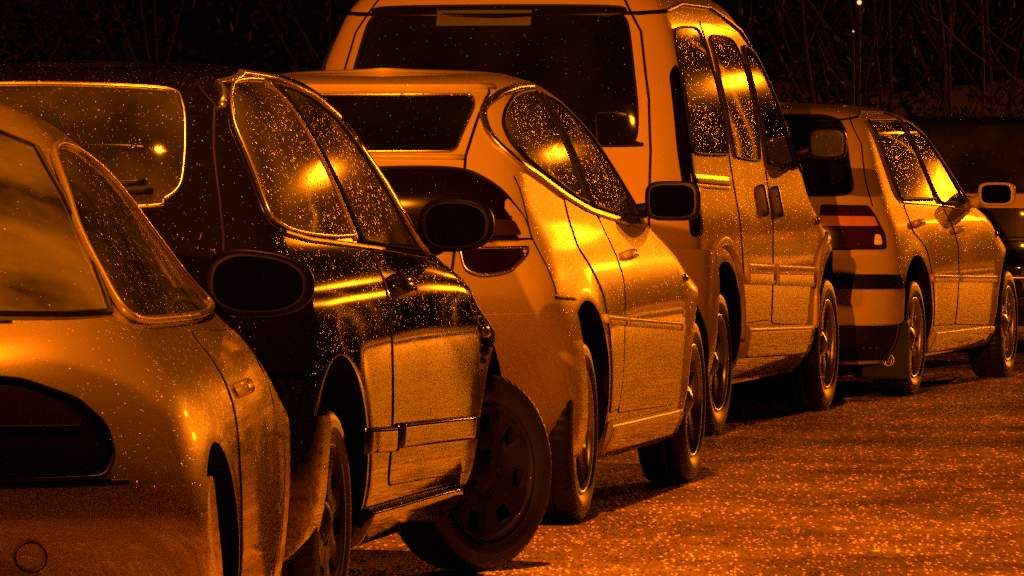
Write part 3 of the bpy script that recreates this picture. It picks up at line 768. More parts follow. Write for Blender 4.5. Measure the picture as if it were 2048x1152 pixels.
lower_trim(bB, B, M['black_paint'], .20, .315, .44, 2.05, .028)
bumper(bB, B, M['black_paint'], .21, .60, 1.1, .012)
for sg in (1, -1):
    patch(bB, 'wrap', [(sg*a, c) for a, c in [(.62, .72), (.98, .72), (1.02, .98), (.80, 1.02), (.66, .92)]], 'tail_light', M['lens_black'], B, off=.004, r=.03, grid=.03)
    make_mirror(B, bB, 1.85, .835, 1.073, .228, .160, 2.6, sg, taper=-.08, m_shell=M['mirror_shell'])
windscreen(bB, B, 1.02, 1.46, .66, .46)

# ---- C: silver five-door with two-part tail lights
bC = BODY['C']; Cc = car_root('C', 'silver_sedan', 'silver rounded car with two-part dark tail lights, between the black hatchback and the tall van')
body_mesh(bC, 'body', M['pale_silver'], Cc)
four_wheels(Cc, bC, .318, (6, .30, .84, .30, .24, .03), M['alloy'], .815, rr=.215)
patch(bC, 'rear', [(-.43, 1.30), (-.415, 1.283), (.415, 1.283), (.43, 1.295), (.445, 1.44), (.425, 1.478), (-.425, 1.478), (-.445, 1.44)], 'rear_window', M['rear_glass'], Cc, off=.003, r=.02, grid=.04, seal=M['chrome'], seal_r=.004)
sweep(bC, 'rear', line_pts([(-.47, 1.505), (.47, 1.505)], .05), False, bar(.03, .015), 'spoiler_lip', M['pale_silver'], Cc)
seam(bC, 'rear', [(-.45, 1.51), (.45, 1.51), (.468, 1.49), (.466, 1.27), (.478, 1.21), (.478, .80), (-.478, .80), (-.478, 1.21), (-.466, 1.27), (-.468, 1.49), (-.45, 1.51)], Cc, r=.005)
sweep(bC, 'rear', line_pts([(-.46, 1.262), (0, 1.268), (.46, 1.262)], .05), False, bar(.022, .012), 'lid_edge', M['chrome'] if 0 else M['pale_silver'], Cc)
for sg in (1, -1):
    tl = patch(bC, 'rear', [(sg*a, c) for a, c in [(.05, 1.0), (.05, 1.205), (.19, 1.226), (.396, 1.228), (.50, 1.212), (.594, 1.154), (.656, 1.069), (.690, .985)]], 'tail_light', M['lens_dark'], Cc, off=.004, sm=True, sharp=(0, 1, 7), grid=.03, seal=M['rubber'], seal_r=.005)
    patch(bC, 'rear', [(sg*a, c) for a, c in [(.54, 1.0), (.665, 1.0), (.64, 1.05), (.55, 1.06)]], 'indicator_lens', M['lens_clear'], tl, off=.008, r=.01, grid=.03)
    patch(bC, 'rear', [(sg*a, c) for a, c in [(.493, .957), (.688, .959), (.687, .930), (.65, .882), (.576, .868), (.52, .89)]], 'fog_light', M['lens_smoke'], Cc, off=.004, sm=True, sharp=(0, 1), grid=.03, seal=M['chrome'], seal_r=.005)
side_window(bC, Cc, [(-.13, 1.315), (-.08, 1.375), (.03, 1.43), (.18, 1.47), (.38, 1.487), (.60, 1.495), (.66, 1.39), (.67, 1.25), (.655, 1.10), (.50, 1.12), (.30, 1.165), (.05, 1.225), (-.10, 1.275)], name='rear_door_window', sharp=(5, 8), seal='rubber')
side_window(bC, Cc, [(.70, 1.485), (.92, 1.452), (1.22, 1.34), (1.42, 1.215), (1.60, 1.085), (1.62, 1.035), (1.25, 1.047), (.735, 1.09), (.745, 1.28)], name='front_door_window', sharp=(0, 4, 5, 7), seal='rubber')
for d in 'RL':
    sweep(bC, d, smooth_poly([(.66, 1.515), (.36, 1.508), (.12, 1.485), (-.06, 1.435), (-.17, 1.36), (-.205, 1.30), (-.17, 1.245), (.0, 1.205), (.28, 1.138), (.5, 1.098), (.75, 1.064), (1.30, 1.022)], 8, False), False, bar(.026, .012), 'window_trim', M['chrome'], Cc, off=.001)
    sweep(bC, d, line_pts([(.66, 1.50), (.70, 1.38), (.715, 1.25), (.70, 1.085)], .05), False, bar(.05, .006, 6), 'door_pillar', M['trim'], Cc)
    sweep(bC, d, line_pts([(.30, .697), (.70, .676)], .05), False, bar(.034, .014, 10, .5), 'rubbing_strip', M['pale_silver'], Cc, off=.002)
    sweep(bC, d, line_pts([(.72, .675), (1.96, .622)], .05), False, bar(.034, .014, 10, .5), 'rubbing_strip', M['pale_silver'], Cc, off=.002)
    box_on(bC, d, 2.17, .80, .065, .03, .010, 'indicator_repeater', M['lens_clear'], Cc)
    seam(bC, d, [(-.40, .79), (-.156, .778)], Cc)
    seam(bC, d, [(-.28, 1.20), (-.36, 1.0), (-.38, .80)], Cc)
door(bC, Cc, M['pale_silver'], [(.50, .36), (.655, .37), (.69, .50), (.70, .68), (.76, .82), (.745, 1.05), (.55, 1.07), (.30, 1.12), (.18, .95), (.36, .78), (.44, .60)], None, r=.03)
door(bC, Cc, M['pale_silver'], [(.66, .355), (1.95, .33), (2.02, .60), (2.0, .88), (1.62, .985), (.92, 1.04), (.77, 1.05), (.785, .82), (.72, .68), (.70, .50)], (1.0, .905), r=.03)
lower_trim(bC, Cc, M['pale_silver'], .21, .33, .42, 2.08, .03)
bumper(bC, Cc, M['pale_silver'], .22, .74, 1.1, .008)
for sg in (1, -1): make_mirror(Cc, bC, 1.92, .826, 1.094, .212, .150, 4.0, sg, m_shell=M['trim'])
windscreen(bC, Cc, 1.02, 1.50, .66, .46)

# ---- D: tall van
bD = BODY['D']; D = car_root('D', 'tall_van', 'tall champagne van with twin side windows and a wide dark tailgate window', 'van')
body_mesh(bD, 'body', M['van'], D)
four_wheels(D, bD, .325, (5, .34, .84, .34, .28, .03), M['alloy'], .932, rr=.215, front_y=.952)
rw = patch(bD, 'rear', [(-0.665, 1.36), (-0.655, 1.315), (-0.610, 1.295), (0.610, 1.295), (0.655, 1.315), (0.668, 1.365), (0.658, 1.50), (0.600, 1.80), (0.565, 1.87), (0.490, 1.91), (-0.490, 1.91), (-0.565, 1.87), (-0.600, 1.80), (-0.658, 1.50)], 'rear_window', M['rear_glass'], D, off=.004, sm=True, sharp=(), grid=.05, seal=M['rubber'], seal_r=.006)
seam(bD, 'rear', [(0.550, 1.965), (0.650, 1.80), (0.710, 1.5), (0.730, 1.27), (0.735, .86)], D, r=.006)
seam(bD, 'rear', [(-0.550, 1.965), (-0.650, 1.80), (-0.710, 1.5), (-0.730, 1.27), (-0.735, .86)], D, r=.006)
side_window(bD, D, [(-.40, 1.30), (-.36, 1.50), (-.28, 1.72), (-.20, 1.80), (-.05, 1.82), (.25, 1.82), (.31, 1.76), (.36, 1.50), (.335, 1.28), (.27, 1.255), (-.30, 1.262)], name='rear_side_window', m='glass', seal_r=.006)
side_window(bD, D, [(.44, 1.50), (.47, 1.72), (.52, 1.79), (.90, 1.785), (1.0, 1.75), (1.07, 1.65), (1.09, 1.42), (1.04, 1.25), (.97, 1.225), (.55, 1.24), (.46, 1.27)], name='sliding_door_window', m='glass', seal_r=.006)
side_window(bD, D, [(1.16, 1.73), (1.30, 1.74), (1.48, 1.68), (1.66, 1.50), (1.82, 1.30), (1.90, 1.185), (1.5, 1.20), (1.22, 1.215), (1.18, 1.45)], name='door_window', m='rear_glass', sharp=(5, 7), seal_r=.009)
door(bD, D, M['van'], [(.40, .49), (1.10, .49), (1.12, .9), (1.12, 1.30), (1.14, 1.82), (.40, 1.86), (.375, 1.3), (.375, 1.0), (.46, .75)], (.93, 1.04), vertical=True, r=.04)
door(bD, D, M['van'], [(1.16, .47), (2.05, .44), (2.10, .70), (2.12, 1.0), (1.98, 1.15), (1.16, 1.19), (1.155, .9)], (1.26, 1.03), vertical=True, r=.04)
for d in 'RL':
    rl = sweep(bD, d, line_pts([(-.46, 1.145), (.26, 1.125)], .05), False, bar(.060, .008, 8, .3), 'sliding_door_rail', M['chrome'], D)
    sweep(bD, d, line_pts([(-.46, 1.142), (.26, 1.122)], .05), False, bar(.026, .012, 8, .3), 'rail_slot', M['rubber'], rl)
    for a, c in ((.46, 1.10), (1.15, 2.10)):
        sweep(bD, d, line_pts([(a, .715-.03*(a-.46)), (c, .715-.03*(c-.46))], .05), False, bar(.10, .022, 14, .4), 'rubbing_strip', M['van'], D, off=.002)
    sweep(bD, d, line_pts([(-.42, 1.87), (.2, 1.93), (.8, 1.925), (1.25, 1.83), (1.6, 1.65), (1.95, 1.28), (2.06, 1.17)], .05), False, bar(.018, .012), 'roof_gutter', M['trim'], D)
    sweep(bD, d, smooth_poly([(b_, c_) for b_, c_ in [(-.41, .42), (-.40, .62), (-.30, .78), (-.10, .86), (.10, .86), (.30, .76), (.40, .6), (.42, .42)]], 8, False), False, bar(.045, .018), 'wheel_arch_trim', M['van'], D, off=.0)
    sweep(bD, d, smooth_poly([(2.6+b_, c_) for b_, c_ in [(-.41, .42), (-.40, .62), (-.30, .76), (-.10, .84), (.10, .84), (.30, .74), (.40, .6), (.42, .42)]], 8, False), False, bar(.045, .018), 'wheel_arch_trim', M['van'], D, off=.0)
    box_on(bD, d, 2.27, .93, .06, .04, .012, 'indicator_repeater', M['lens_clear'], D)
    sweep(bD, d, line_pts([(.42, .405), (2.1, .365)], .08), False, bar(.15, .035, 14, .55), 'sill', M['van'], D, off=0)
for sg in (1, -1):
    patch(bD, 'wrap', [(sg*a, c) for a, c in [(.80, .90), (1.0, .90), (1.02, 1.25), (1.0, 1.50), (.90, 1.66), (.78, 1.62), (.76, 1.3)]], 'tail_light', M['lens_dark'], D, off=.006, r=.04, grid=.03)
    make_mirror(D, bD, 2.2, 1.021, 1.302, .186, .148, 4.0, sg, m_shell=M['trim'], arm=(0, -.02), lens='mirror_wet' if 'mirror_wet' in M else 'mirror')
bumper(bD, D, M['van'], .26, .84, 1.12, .045, .09)
st = patch(bD, 'rear', [(-0.265, 1.825), (0.165, 1.825), (0.165, 1.893), (-0.265, 1.893)], 'window_sticker', M['sticker'], rw, off=.0075, grid=.04, depth=.002)
windscreen(bD, D, 1.22, 1.88, .78, .66)

# ---- E: gold hatchback
bE = BODY['E']; E = car_root('E', 'gold_hatchback', 'pale gold hatchback with banded red tail lights and a badge on its mud flap')
body_mesh(bE, 'body', M['gold'], E)
four_wheels(E, bE, .30, (6, .50, .84, .22, .17, .015), M['alloy'], .835, rr=.205, front_y=.852)
patch(bE, 'rear', [(-.60, 1.10), (-.58, 1.045), (-.53, 1.035), (.53, 1.035), (.585, 1.04), (.602, 1.08), (.56, 1.216), (.52, 1.36), (.47, 1.42), (.38, 1.443), (-.38, 1.443), (-.47, 1.42), (-.52, 1.36), (-.56, 1.216)], 'rear_window', M['rear_glass'], E, off=.004, r=.03, grid=.05, seal=M['rubber'], seal_r=.006)
side_window(bE, E, [(.03, 1.40), (.05, 1.415), (.66, 1.418), (.735, 1.30), (.79, 1.14), (.83, 1.02), (.82, 1.005), (.03, 1.012), (-.01, 1.05)], sm=False, r=.03, name='rear_door_window')
side_window(bE, E, [(.76, 1.41), (.85, 1.41), (1.12, 1.335), (1.35, 1.18), (1.56, .99), (1.55, .975), (.93, .985), (.865, 1.03), (.80, 1.22)], sm=False, r=.03, name='front_door_window')
for d in 'RL':
    sweep(bE, d, line_pts([(.72, 1.43), (.79, 1.26), (.855, 1.06), (.875, .985)], .05), False, bar(.045, .006, 6), 'door_pillar', M['gold'], E)
    sweep(bE, d, line_pts([(.26, 1.40), (.24, 1.2), (.23, 1.02)], .05), False, bar(.02, .006, 6), 'window_divider', M['rubber'], E)
    sweep(bE, d, line_pts([(.0, .998), (.92, .970)], .05), False, bar(.012, .008), 'waist_strip', M['chrome'], E)
    sweep(bE, d, line_pts([(.95, .968), (1.62, .94)], .05), False, bar(.012, .008), 'waist_strip', M['chrome'], E)
    for a, c in ((.32, 1.05), (1.07, 2.09)):
        sweep(bE, d, line_pts([(a, .600-.025*(a-.3)), (c, .600-.025*(c-.3))], .05), False, bar(.040, .015, 10, .5), 'rubbing_strip', M['gold'], E, off=.002)
    box_on(bE, d, 2.2, .80, .06, .03, .010, 'indicator_repeater', M['lens_clear'], E)
    sweep(bE, d, line_pts([(-.25, 1.41), (.2, 1.465), (.7, 1.46), (1.1, 1.37), (1.5, 1.13), (1.72, .985)], .05), False, bar(.012, .007), 'roof_gutter', M['rubber'], E)
door(bE, E, M['gold'], [(.46, .35), (1.02, .34), (1.06, .6), (1.06, .75), (.92, .965), (.05, .985), (.02, .85), (.30, .75), (.42, .55)], (.18, .885), r=.03)
door(bE, E, M['gold'], [(1.05, .34), (2.0, .31), (2.08, .6), (2.06, .82), (1.65, .93), (.96, .96), (1.09, .75), (1.09, .6)], (1.13, .84), r=.03)
lower_trim(bE, E, M['gold'], .20, .325, .44, 2.08, .026)
for sg in (1, -1):
    tl = patch(bE, 'rear', [(sg*a, c) for a, c in [(.46, .765), (.775, .765), (.765, .84), (.72, .925), (.68, .98), (.46, .985)]], 'tail_light', M['lens_red'], E, off=.005, r=.015, grid=.03, seal=M['rubber'], seal_r=.004)
    patch(bE, 'rear', [(sg*a, c) for a, c in [(.455, .882), (.735, .880), (.712, .926), (.455, .932)]], 'lens_band', M['lens_band'], tl, off=.009, r=.008, grid=.03, depth=.004)
    patch(bE, 'rear', [(sg*a, c) for a, c in [(.725, .785), (.758, .785), (.748, .835), (.725, .84)]], 'reversing_lens', M['lens_white'], tl, off=.009, r=.01, grid=.02, depth=.004)
    make_mirror(E, bE, 1.85, .908, 1.024, .205, .128, 4.0, sg, m_shell=M['gold'])
bp = bumper(bE, E, M['gold'], .385, .70, 1.02, .014)
patch(bE, 'wrap', [(-1.0, .562), (1.0, .562), (1.0, .632), (-1.0, .632)], 'bumper_strip', M['trim'], bp, off=.024, r=.02, grid=.05)
patch(bE, 'wrap', [(-.96, .20), (.96, .20), (.98, .378), (-.98, .378)], 'valance', M['trim'], E, off=.004, r=.02, grid=.06)
seam(bE, 'rear', [(.50, 1.45), (.60, 1.30), (.655, 1.10), (.70, .98)], E); seam(bE, 'rear', [(-.50, 1.45), (-.60, 1.30), (-.655, 1.10), (-.70, .98)], E)
# mud flaps behind the rear wheels, the right one seen from the back with its round badge
for sg in (1, -1):
    y0, y1 = (.58, .87); V = []
    for x_ in (-.332, -.320):
        for yy, zz in round_poly([(y0, .10), (y1, .10), (y1, .40), (y0, .40)], .03, 4): V.append((x_, sg*yy, zz))
    k = len(V)//2; F = [tuple(range(k)), tuple(range(2*k-1, k-1, -1))]+[(i, (i+1) % k, k+(i+1) % k, k+i) for i in range(k)]
    fl = link('mud_flap', fix(mesh_from('mud_flap', V, F)), E, [M['rubber']])
    for p_ in fl.data.polygons: p_.use_smooth = False
    V, F = [], []
    def add(pts, r_):
        b0 = len(V); v_, f_ = tube([(-.336, sg*(.765+a), .195+c) for a, c in pts], r_, '', None, segs=6); V.extend(v_); F.extend([tuple(b0+i for i in f) for f in f_])
    add([(.029*math.cos(i*math.pi/14), .029*math.sin(i*math.pi/14)) for i in range(29)], .0028)
    add([(-.0105, .0255), (0, .003), (.0105, .0255)], .0026)
    add([(-.0235, .015), (-.011, -.024), (0, -.002), (.011, -.024), (.0235, .015)], .0026)
    link('badge', fix(mesh_from('badge', V, F)), fl, [M['badge']])
windscreen(bE, E, 1.0, 1.44, .66, .50)

# ---- F: dark car furthest right
PLACE['F'] = Place(3.55, 38.6, 20, 0.82)
b = BODY['F'] = Body(
  W=[(.18,.74),(.26,.82),(.40,.85),(.60,.86),(.80,.85),(.95,.83),(1.05,.80),(1.2,.76),(1.34,.71),(1.41,.64),(1.445,.5),(1.465,.3),(1.47,.02)],
  Sr=[(.18,-.70),(.3,-.80),(.55,-.82),(.62,-.76),(.90,-.72),(1.05,-.68),(1.2,-.62),(1.36,-.52),(1.44,-.40),(1.47,.0)],
  Sf=[(.18,3.2),(.5,3.3),(.66,3.25),(.78,3.1),(.88,2.7),(.98,2.2),(1.3,1.75),(1.44,1.4),(1.47,1.0)],
  Rr=[(.18,.3),(1.47,.25)], Rf=[(.18,.5),(.9,.8),(1.47,.3)], wb=2.6, pr=3.0, kr=.03, kf=.03, arch=(.36,.32), flare=.01)
Fc = car_root('F', 'dark_estate', 'dark estate car furthest along the row, mostly hidden behind the pale gold hatchback')
body_mesh(b, 'body', M['far_paint'], Fc)
four_wheels(Fc, b, .31, (6, .5, .84, .22, .17, .015), M['alloy'], .83)
rw = patch(b, 'rear', [(-.66, 1.02), (.66, 1.02), (.62, 1.36), (.58, 1.395), (-.58, 1.395), (-.62, 1.36)], 'rear_window', M['clear_rear2'], Fc, off=.004, r=.04, grid=.06, seal=M['rubber'])
patch(b, 'rear', [(-.25, 1.325), (-.11, 1.325), (-.11, 1.378), (-.25, 1.378)], 'window_sticker', M['sticker2'], rw, off=.009, grid=.04, depth=.002)
patch(b, 'rear', [(-.60, .90), (.72, .90), (.72, .985), (-.60, .985)], 'lit_tailgate_band', M['van'], Fc, off=.008, r=.03, grid=.06)  # lit strip of the dark paint, its light put in as paler paint
bumper(b, Fc, M['far_paint'], .30, .60, 1.1, .02)
sweep(b, 'rear', line_pts([(-.7, .71), (.7, .71)], .05), False, bar(.03, .02), 'tailgate_strip', M['trim'], Fc)
sweep(b, 'rear', line_pts([(-.6, .48), (.74, .48)], .05), False, bar(.025, .03), 'bumper_strip', M['chrome'], Fc, off=.02)
for sg in (1, -1):
    patch(b, 'wrap', [(sg*a, c) for a, c in [(.74, .66), (1.0, .66), (1.0, .96), (.80, .97)]], 'tail_light', M['lens_dark'], Fc, off=.005, r=.03, grid=.04)
    make_mirror(Fc, b, 1.9, .92, 1.05, .2, .13, 4.0, sg)
for d in 'RL':
    for q in ([(-.35, 1.36), (.10, 1.38), (.16, 1.04), (-.42, 1.04)], [(.22, 1.38), (.86, 1.37), (.92, 1.03), (.25, 1.04)], [(.95, 1.37), (1.20, 1.34), (1.72, 1.02), (1.0, 1.03)]):
        patch(b, d, q, 'side_window', M['glass'], Fc, off=.003, r=.05, grid=.06, seal=M['rubber'])
windscreen(b, Fc, 1.0, 1.42, .68, .55)
FLIP[0] = False
# ---- a further hatchback, added unseen behind the coupe to shade its bumper
def copy_tree(o, parent=None):
    c_ = o.copy(); C.objects.link(c_)
    if parent: c_.parent = parent
    for ch in list(o.children): copy_tree(ch, c_)
    return c_
G = copy_tree(E); G.location = (-1.82, 7.78, 0); G.rotation_euler = (0, 0, math.pi/2)
G['label'] = 'unseen pale gold hatchback added behind the silver coupe to shade its bumper'
# ================================================================ ground, kerb
def road_mat():
    m, nt, p = mat('wet_asphalt')
    tc = N(nt, "ShaderNodeTexCoord"); g = N(nt, "ShaderNodeNewGeometry")
    def facets(scale, amt, nrm, stretch):
        mp = N(nt, "ShaderNodeMapping"); mp.inputs['Scale'].default_value = (1, stretch, 1); mp.inputs['Rotation'].default_value = (0, 0, R(-10))
        nt.links.new(tc.outputs['Object'], mp.inputs[0])
        v = N(nt, "ShaderNodeTexVoronoi"); v.inputs['Scale'].default_value = scale; nt.links.new(mp.outputs[0], v.inputs['Vector'])
        d = vmath(nt, 'MULTIPLY', vmath(nt, 'SUBTRACT', v.outputs['Color'], (.5, .5, .5)), (1, 1, .0))
        return vmath(nt, 'NORMALIZE', vmath(nt, 'ADD', nrm, vmath(nt, 'SCALE', d, scale=amt))), v
    n1, v1 = facets(150, .65, g.outputs['Normal'], .14)
    n2, v2 = facets(22, .35, n1, .3)
    pn = N(nt, "ShaderNodeTexNoise"); pn.inputs['Scale'].default_value = .9; pn.inputs['Detail'].default_value = 5; pn.inputs['Roughness'].default_value = .6
    nt.links.new(tc.outputs['Object'], pn.inputs['Vector'])
    r = N(nt, "ShaderNodeMapRange"); r.inputs[1].default_value = .35; r.inputs[2].default_value = .65; r.inputs[3].default_value = .26; r.inputs[4].default_value = .45
    nt.links.new(pn.outputs[0], r.inputs[0]); nt.links.new(r.outputs[0], p.inputs['Roughness'])
    sep = N(nt, "ShaderNodeSeparateColor"); nt.links.new(v1.outputs['Color'], sep.inputs[0])
    cr = N(nt, "ShaderNodeMapRange"); cr.inputs[3].default_value = .03; cr.inputs[4].default_value = .20; nt.links.new(sep.outputs[1], cr.inputs[0])
    glint = math_n(nt, 'MULTIPLY', math_n(nt, 'GREATER_THAN', sep.outputs[2], .94), .42)  # wet sparkle painted in as random pale cells
    crb = math_n(nt, 'ADD', cr.outputs[0], glint)
    c2 = math_n(nt, 'MULTIPLY', crb, math_n(nt, 'MAXIMUM', math_n(nt, 'SUBTRACT', math_n(nt, 'MULTIPLY', pn.outputs[0], 3.4), .8), .15))
    cc = N(nt, "ShaderNodeCombineColor"); [nt.links.new(c2, cc.inputs[i]) for i in range(3)]
    nt.links.new(vmath(nt, 'MULTIPLY', cc.outputs[0], (3.2, 2.2, 1.0)), p.inputs['Base Color']); nt.links.new(n2, p.inputs['Normal'])
    p.inputs['Specular IOR Level'].default_value = .6
    return m
M['road'] = road_mat()
M['paving'] = plain('wet_paving', (.12, .115, .105), .35, noise=.2)
M['kerb'] = plain('concrete_kerb', (.18, .17, .15), .5, noise=.2)
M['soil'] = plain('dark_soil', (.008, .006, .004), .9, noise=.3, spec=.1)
me = mesh_from('road', [(-300, -60, 0), (300, -60, 0), (300, 500, 0), (-300, 500, 0)], [(0, 1, 2, 3)], smooth=False)
tag(link('road', me, None, [M['road']]), kind='structure')
# line of the near-side kerb follows the parked row round the bend
row = [(-.75, -20), (-.70, 8), (-.62, 12.4), (-.48, 16.75), (.22, 21.6), (.92, 27.9), (2.06, 32.2), (3.55, 38.4), (6.2, 44.5), (10.5, 50.5), (17, 56.5), (40, 70)]
def offset(path, d):
    out = []
    for i in range(len(path)):
        a = Vector(path[max(i-1, 0)]); c = Vector(path[min(i+1, len(path)-1)]); t = (c-a).normalized()
        out.append((path[i][0]-t.y*d, path[i][1]+t.x*d))
    return out
row = smooth_poly(row, 6, False)
def ribbon(name, path, d0, d1, z0, z1, m, kind='structure'):
    a, c = offset(path, d0), offset(path, d1); k = len(path)
    V = [(x, y, z1) for x, y in a]+[(x, y, z1) for x, y in c]+[(x, y, z0) for x, y in a]+[(x, y, z0) for x, y in c]
    F = [(k+i, k+i+1, i+1, i) for i in range(k-1)]+[(i, i+1, 2*k+i+1, 2*k+i) for i in range(k-1)]+[(3*k+i, 3*k+i+1, k+i+1, k+i) for i in range(k-1)]+[(0, 2*k, 3*k, k), (k-1, 2*k-1, 4*k-1, 3*k-1)]
    return tag(link(name, mesh_from(name, V, F, smooth=False), None, [m]), kind=kind)
ribbon('kerb', row, 2.0, 2.14, -.05, .125, M['kerb'])
ribbon('pavement', row, 2.14, 4.1, -.05, .118, M['paving'])
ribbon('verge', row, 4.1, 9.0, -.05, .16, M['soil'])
# far side of the bend: earth bank closing the view
bank = []
V, F = [], []; nx, ny = 60, 12
for j in range(ny+1):
    for i in range(nx+1):
        x = -40+50*i/nx; t = j/ny; y = 55+t*22+.02*x*x*0
        V.append((x, y+ .35*math.sin(x*.7), -.1+2.1*(t**.8)+.12*math.sin(x*1.3+t*5)))
for j in range(ny):
    for i in range(nx): F.append((j*(nx+1)+i, j*(nx+1)+i+1, (j+1)*(nx+1)+i+1, (j+1)*(nx+1)+i))
tag(link('bank', mesh_from('bank', V, F), None, [M['soil']]), kind='structure')

# ================================================================ planting behind the row
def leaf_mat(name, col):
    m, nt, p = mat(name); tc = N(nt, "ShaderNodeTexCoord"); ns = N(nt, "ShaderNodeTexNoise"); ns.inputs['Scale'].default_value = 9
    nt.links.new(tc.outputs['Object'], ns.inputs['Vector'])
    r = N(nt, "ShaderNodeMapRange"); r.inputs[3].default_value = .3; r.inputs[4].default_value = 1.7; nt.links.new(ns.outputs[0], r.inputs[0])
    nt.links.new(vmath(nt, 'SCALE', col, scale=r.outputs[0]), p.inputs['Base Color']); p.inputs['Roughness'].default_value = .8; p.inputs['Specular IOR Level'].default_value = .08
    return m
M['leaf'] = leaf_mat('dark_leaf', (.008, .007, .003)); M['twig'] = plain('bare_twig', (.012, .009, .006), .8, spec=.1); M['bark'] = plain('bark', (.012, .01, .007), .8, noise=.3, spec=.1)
rnd = random.Random(3)
def shrub(x, y, z, w, h, n, label):
    o = bpy.data.objects.new('evergreen_shrub', None); C.objects.link(o); o.location = (x, y, z)
    tag(o, label, 'shrub', 'dark shrubs behind the parked row')
    V, F = [], []
    cl = [(rnd.uniform(-.5, .5)*w, rnd.uniform(-.35, .35)*w, rnd.uniform(.08, .95)*h, rnd.uniform(.14, .30)*w) for _ in range(16)]
    for i in range(n):
        cx, cy, cz, cr = rnd.choice(cl); v = Vector((rnd.gauss(0, 1), rnd.gauss(0, 1), rnd.gauss(0, 1))).normalized()*cr*rnd.uniform(.55, 1.05)
        p = Vector((cx, cy, cz))+v; a = Vector((rnd.gauss(0, 1), rnd.gauss(0, 1), rnd.gauss(0, 1))).normalized()*rnd.uniform(.03, .06)
        c = a.orthogonal().normalized()*a.length*.45; b0 = len(V); V += [p-a, p+c, p+a, p-c]; F.append((b0, b0+1, b0+2, b0+3))
    link('crown', mesh_from('crown', V, F, smooth=False), o, [M['leaf']])
    V, F = [], []
    for i in range(5):
        q = [(0, 0, 0), (rnd.uniform(-.1, .1)*w, rnd.uniform(-.1, .1)*w, h*.3), (rnd.uniform(-.3, .3)*w, rnd.uniform(-.2, .2)*w, h*.75)]
        v_, f_ = tube(q, .03, '', None, rr=[.018, .013, .006], segs=5); b0 = len(V); V += v_; F += [tuple(b0+k for k in f) for f in f_]
    link('trunk', mesh_from('trunk', V, F), o, [M['bark']])
shrubs = [(-4.6, 47, 3.4, 3.6), (-2.9, 48.5, 3.0, 3.9), (-1.2, 49, 3.2, 3.4), (.3, 51, 2.8, 3.8), (2.0, 52, 2.9, 3.3), (3.3, 49.5, 1.6, 2.2), (4.9, 54, 3.0, 3.0), (6.7, 56, 3.2, 3.6)]
slab = ['leftmost dark shrub behind the roofs, above the nearest coupe', 'dark shrub above the rear of the black hatchback roof', 'dark shrub just left of the tall van', 'dark shrub hidden mostly behind the tall van', 'dark shrub behind the right shoulder of the tall van',
        'small faintly lit leafy shrub between the tall van and the gold hatchback roof', 'dark shrub behind the bare saplings above the gold hatchback', 'dark shrub at the right edge behind the far dark car']
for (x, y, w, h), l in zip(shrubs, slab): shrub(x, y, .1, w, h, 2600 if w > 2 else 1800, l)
def sapling(x, y, h, lean, seed, label, fork=3):
    r_ = random.Random(seed); o = bpy.data.objects.new('bare_sapling', None); C.objects.link(o); o.location = (x, y, .1)
    tag(o, label, 'sapling', 'bare saplings on the bank')
    def wander(p, d, L, k, cur=.0):
        pts = [tuple(p)]; p = Vector(p); d = Vector(d).normalized()
        for i in range(k):
            d = (d+Vector((r_.gauss(0, .06)+cur, r_.gauss(0, .05), .05))).normalized(); p = p+d*(L/k); pts.append(tuple(p))
        return pts
    st = wander((0, 0, 0), (lean, 0, 1), h, 9, -lean*.08)
    tk = tube_obj(st, .02, 'trunk', M['twig'], o, 6, [.022*(1-.75*i/9) for i in range(10)])
    V, F = [], []
    for j in range(fork*3):
        i = r_.randint(2, 7); sgn = r_.choice((-1, 1)); q = wander(st[i], (sgn*r_.uniform(.4, 1.0), r_.uniform(-.3, .3), r_.uniform(.5, 1)), h*r_.uniform(.2, .5), 6, -sgn*.07)
        v_, f_ = tube(q, .008, '', None, segs=5, rr=[.010*(1-.13*k) for k in range(7)]); b0 = len(V); V += v_; F += [tuple(b0+k for k in f) for f in f_]
    link('crown', mesh_from('crown', V, F), o, [M['twig']])
sap = [(1750, -.10, 'bare sapling forking beside the two distant lights', 4), (1768, .03, 'tall upright bare sapling with a low curved fork', 4), (1800, -.05, 'thin bare sapling just right of the forked one', 2),
       (1838, .10, 'pale slightly leaning bare stem, the thickest of the group', 2), (1885, .08, 'bare sapling with a long arching branch', 4), (1905, -.05, 'short twiggy sapling left of the curved one', 3), (1925, .35, 'bare sapling strongly curved to the right', 3),
       (1972, .10, 'bare sapling standing over the roof of the far dark car', 3), (2010, .06, 'bare sapling second from the right edge', 3), (2042, -.04, 'rightmost bare sapling at the picture edge', 3), (1665, .04, 'thin bare sapling just right of the tall van mirror', 2), (1695, -.06, 'low bare sapling over the gold hatchback roof', 2)]
for i, (px, ln, l, fk) in enumerate(sap): 
    Y = 46.5+(i*37 % 10)*.35; sapling((px-1024)*Y/12500, Y, 3.4 if i % 3 else 2.7, ln, 40+i, l, fk)
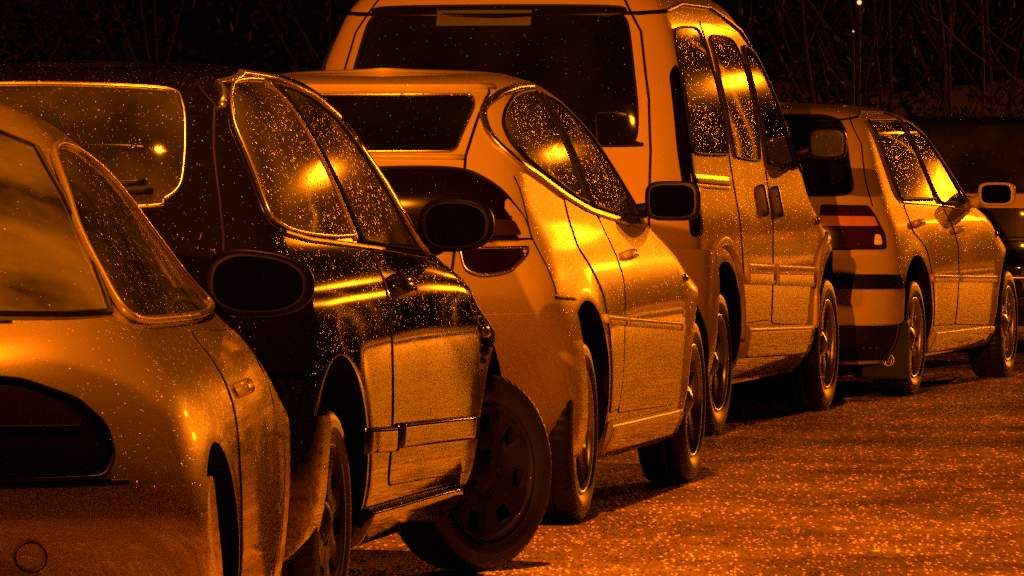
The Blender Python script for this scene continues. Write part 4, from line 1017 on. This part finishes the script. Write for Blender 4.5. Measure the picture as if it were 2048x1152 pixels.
# two distant lights among the trees
M['tiny_light'] = plain('distant_lamp_glass', (1, .9, .7), .5)
nt = M['tiny_light'].node_tree; pb = [n for n in nt.nodes if n.type == 'BSDF_PRINCIPLED'][0]
pb.inputs['Emission Color'].default_value = (1, .62, .30, 1); pb.inputs['Emission Strength'].default_value = .9
def ball(r, k=10):
    V, F = [], []
    for i in range(k+1):
        for j in range(k): a = math.pi*i/k; c = 2*math.pi*j/k; V.append((r*math.sin(a)*math.cos(c), r*math.sin(a)*math.sin(c), r*math.cos(a)))
    for i in range(k):
        for j in range(k): F.append((i*k+j, i*k+(j+1) % k, (i+1)*k+(j+1) % k, (i+1)*k+j))
    return V, F
for px, py, r_, l in ((1718, 5, .018, 'brighter small distant lamp at the top edge among the trees'), (1706, 63, .007, 'fainter small distant lamp glimpsed low between the branches')):
    Y = 46.0; o = bpy.data.objects.new('distant_lamp', None); C.objects.link(o); z = 1.336+(273-py)*Y/12500; x = (px-1024)*Y/12500
    o.location = (x, Y, .1); tag(o, l, 'lamp')
    V, F = ball(r_); V = [(v[0], v[1], v[2]+z-.1) for v in V]; link('lamp_globe', fix(mesh_from('lamp_globe', V, F)), o, [M['tiny_light']])
    tube_obj([(0, 0.02, 0), (0, 0.02, z-.1-r_*.8)], .012, 'post', M['bark'], o)

# ================================================================ street lamps (out of frame, they light the street)
M['lamp_lens'] = plain('lit_sodium_lens', (1, .5, .1), .4)
pb = [n for n in M['lamp_lens'].node_tree.nodes if n.type == 'BSDF_PRINCIPLED'][0]
pb.inputs['Emission Color'].default_value = (*SODIUM, 1); pb.inputs['Emission Strength'].default_value = 30
lab = {'bend': 'grey lamp post standing on the outside of the bend, its sodium lamp lit', 'behind': 'grey lamp post on the pavement behind the camera, its sodium lamp lit', 'side': 'grey lamp post on the pavement beside the black hatchback, its sodium lamp lit', 'near': 'grey lamp post on the right near the camera, its sodium lamp lit', 'far': 'grey lamp post far ahead round the bend, its sodium lamp lit', 'mid': 'grey lamp post on the right beside the tall van, its sodium lamp lit'}
for (x, y, z), pw, nm in LAMPS:
    o = bpy.data.objects.new('street_lamp', None); C.objects.link(o); dx = -2.9 if nm == 'side' else (1.4 if x > 0 else -1.4)
    o.location = (x+dx, y, 0); tag(o, lab[nm], 'street lamp', 'street lamps')
    tube_obj([(0, 0, 0), (0, 0, 1.2), (0, 0, 1.25), (0, 0, z-.1)], .06, 'post', M['post'], o, 12, [.09, .085, .055, .04])
    tube_obj([(0, 0, z-.15), (-.07*dx, 0, z+.08), (-.36*dx, 0, z+.2), (-.8*dx, 0, z+.22)], .03, 'arm', M['post'], o, 8)
    V, F = ball(1, 14); V = [(v[0]*.36-dx, v[1]*.13, max(v[2], 0)*.11+z+.16) for v in V]
    link('lamp_head', fix(mesh_from('lamp_head', V, F)), o, [M['post']])
    V, F = ball(1, 14); V = [(v[0]*.30-dx, v[1]*.10, min(v[2], 0)*.06+z+.155) for v in V]
    link('lamp_lens', fix(mesh_from('lamp_lens', V, F)), o, [M['lamp_lens']])
    ld = bpy.data.lights.new('lamp_light', 'POINT'); ld.energy = pw; ld.color = SODIUM; ld.shadow_soft_size = .11
    lo = bpy.data.objects.new('lamp_light', ld); C.objects.link(lo); lo.parent = o; lo.location = (-dx, 0, z-.05)
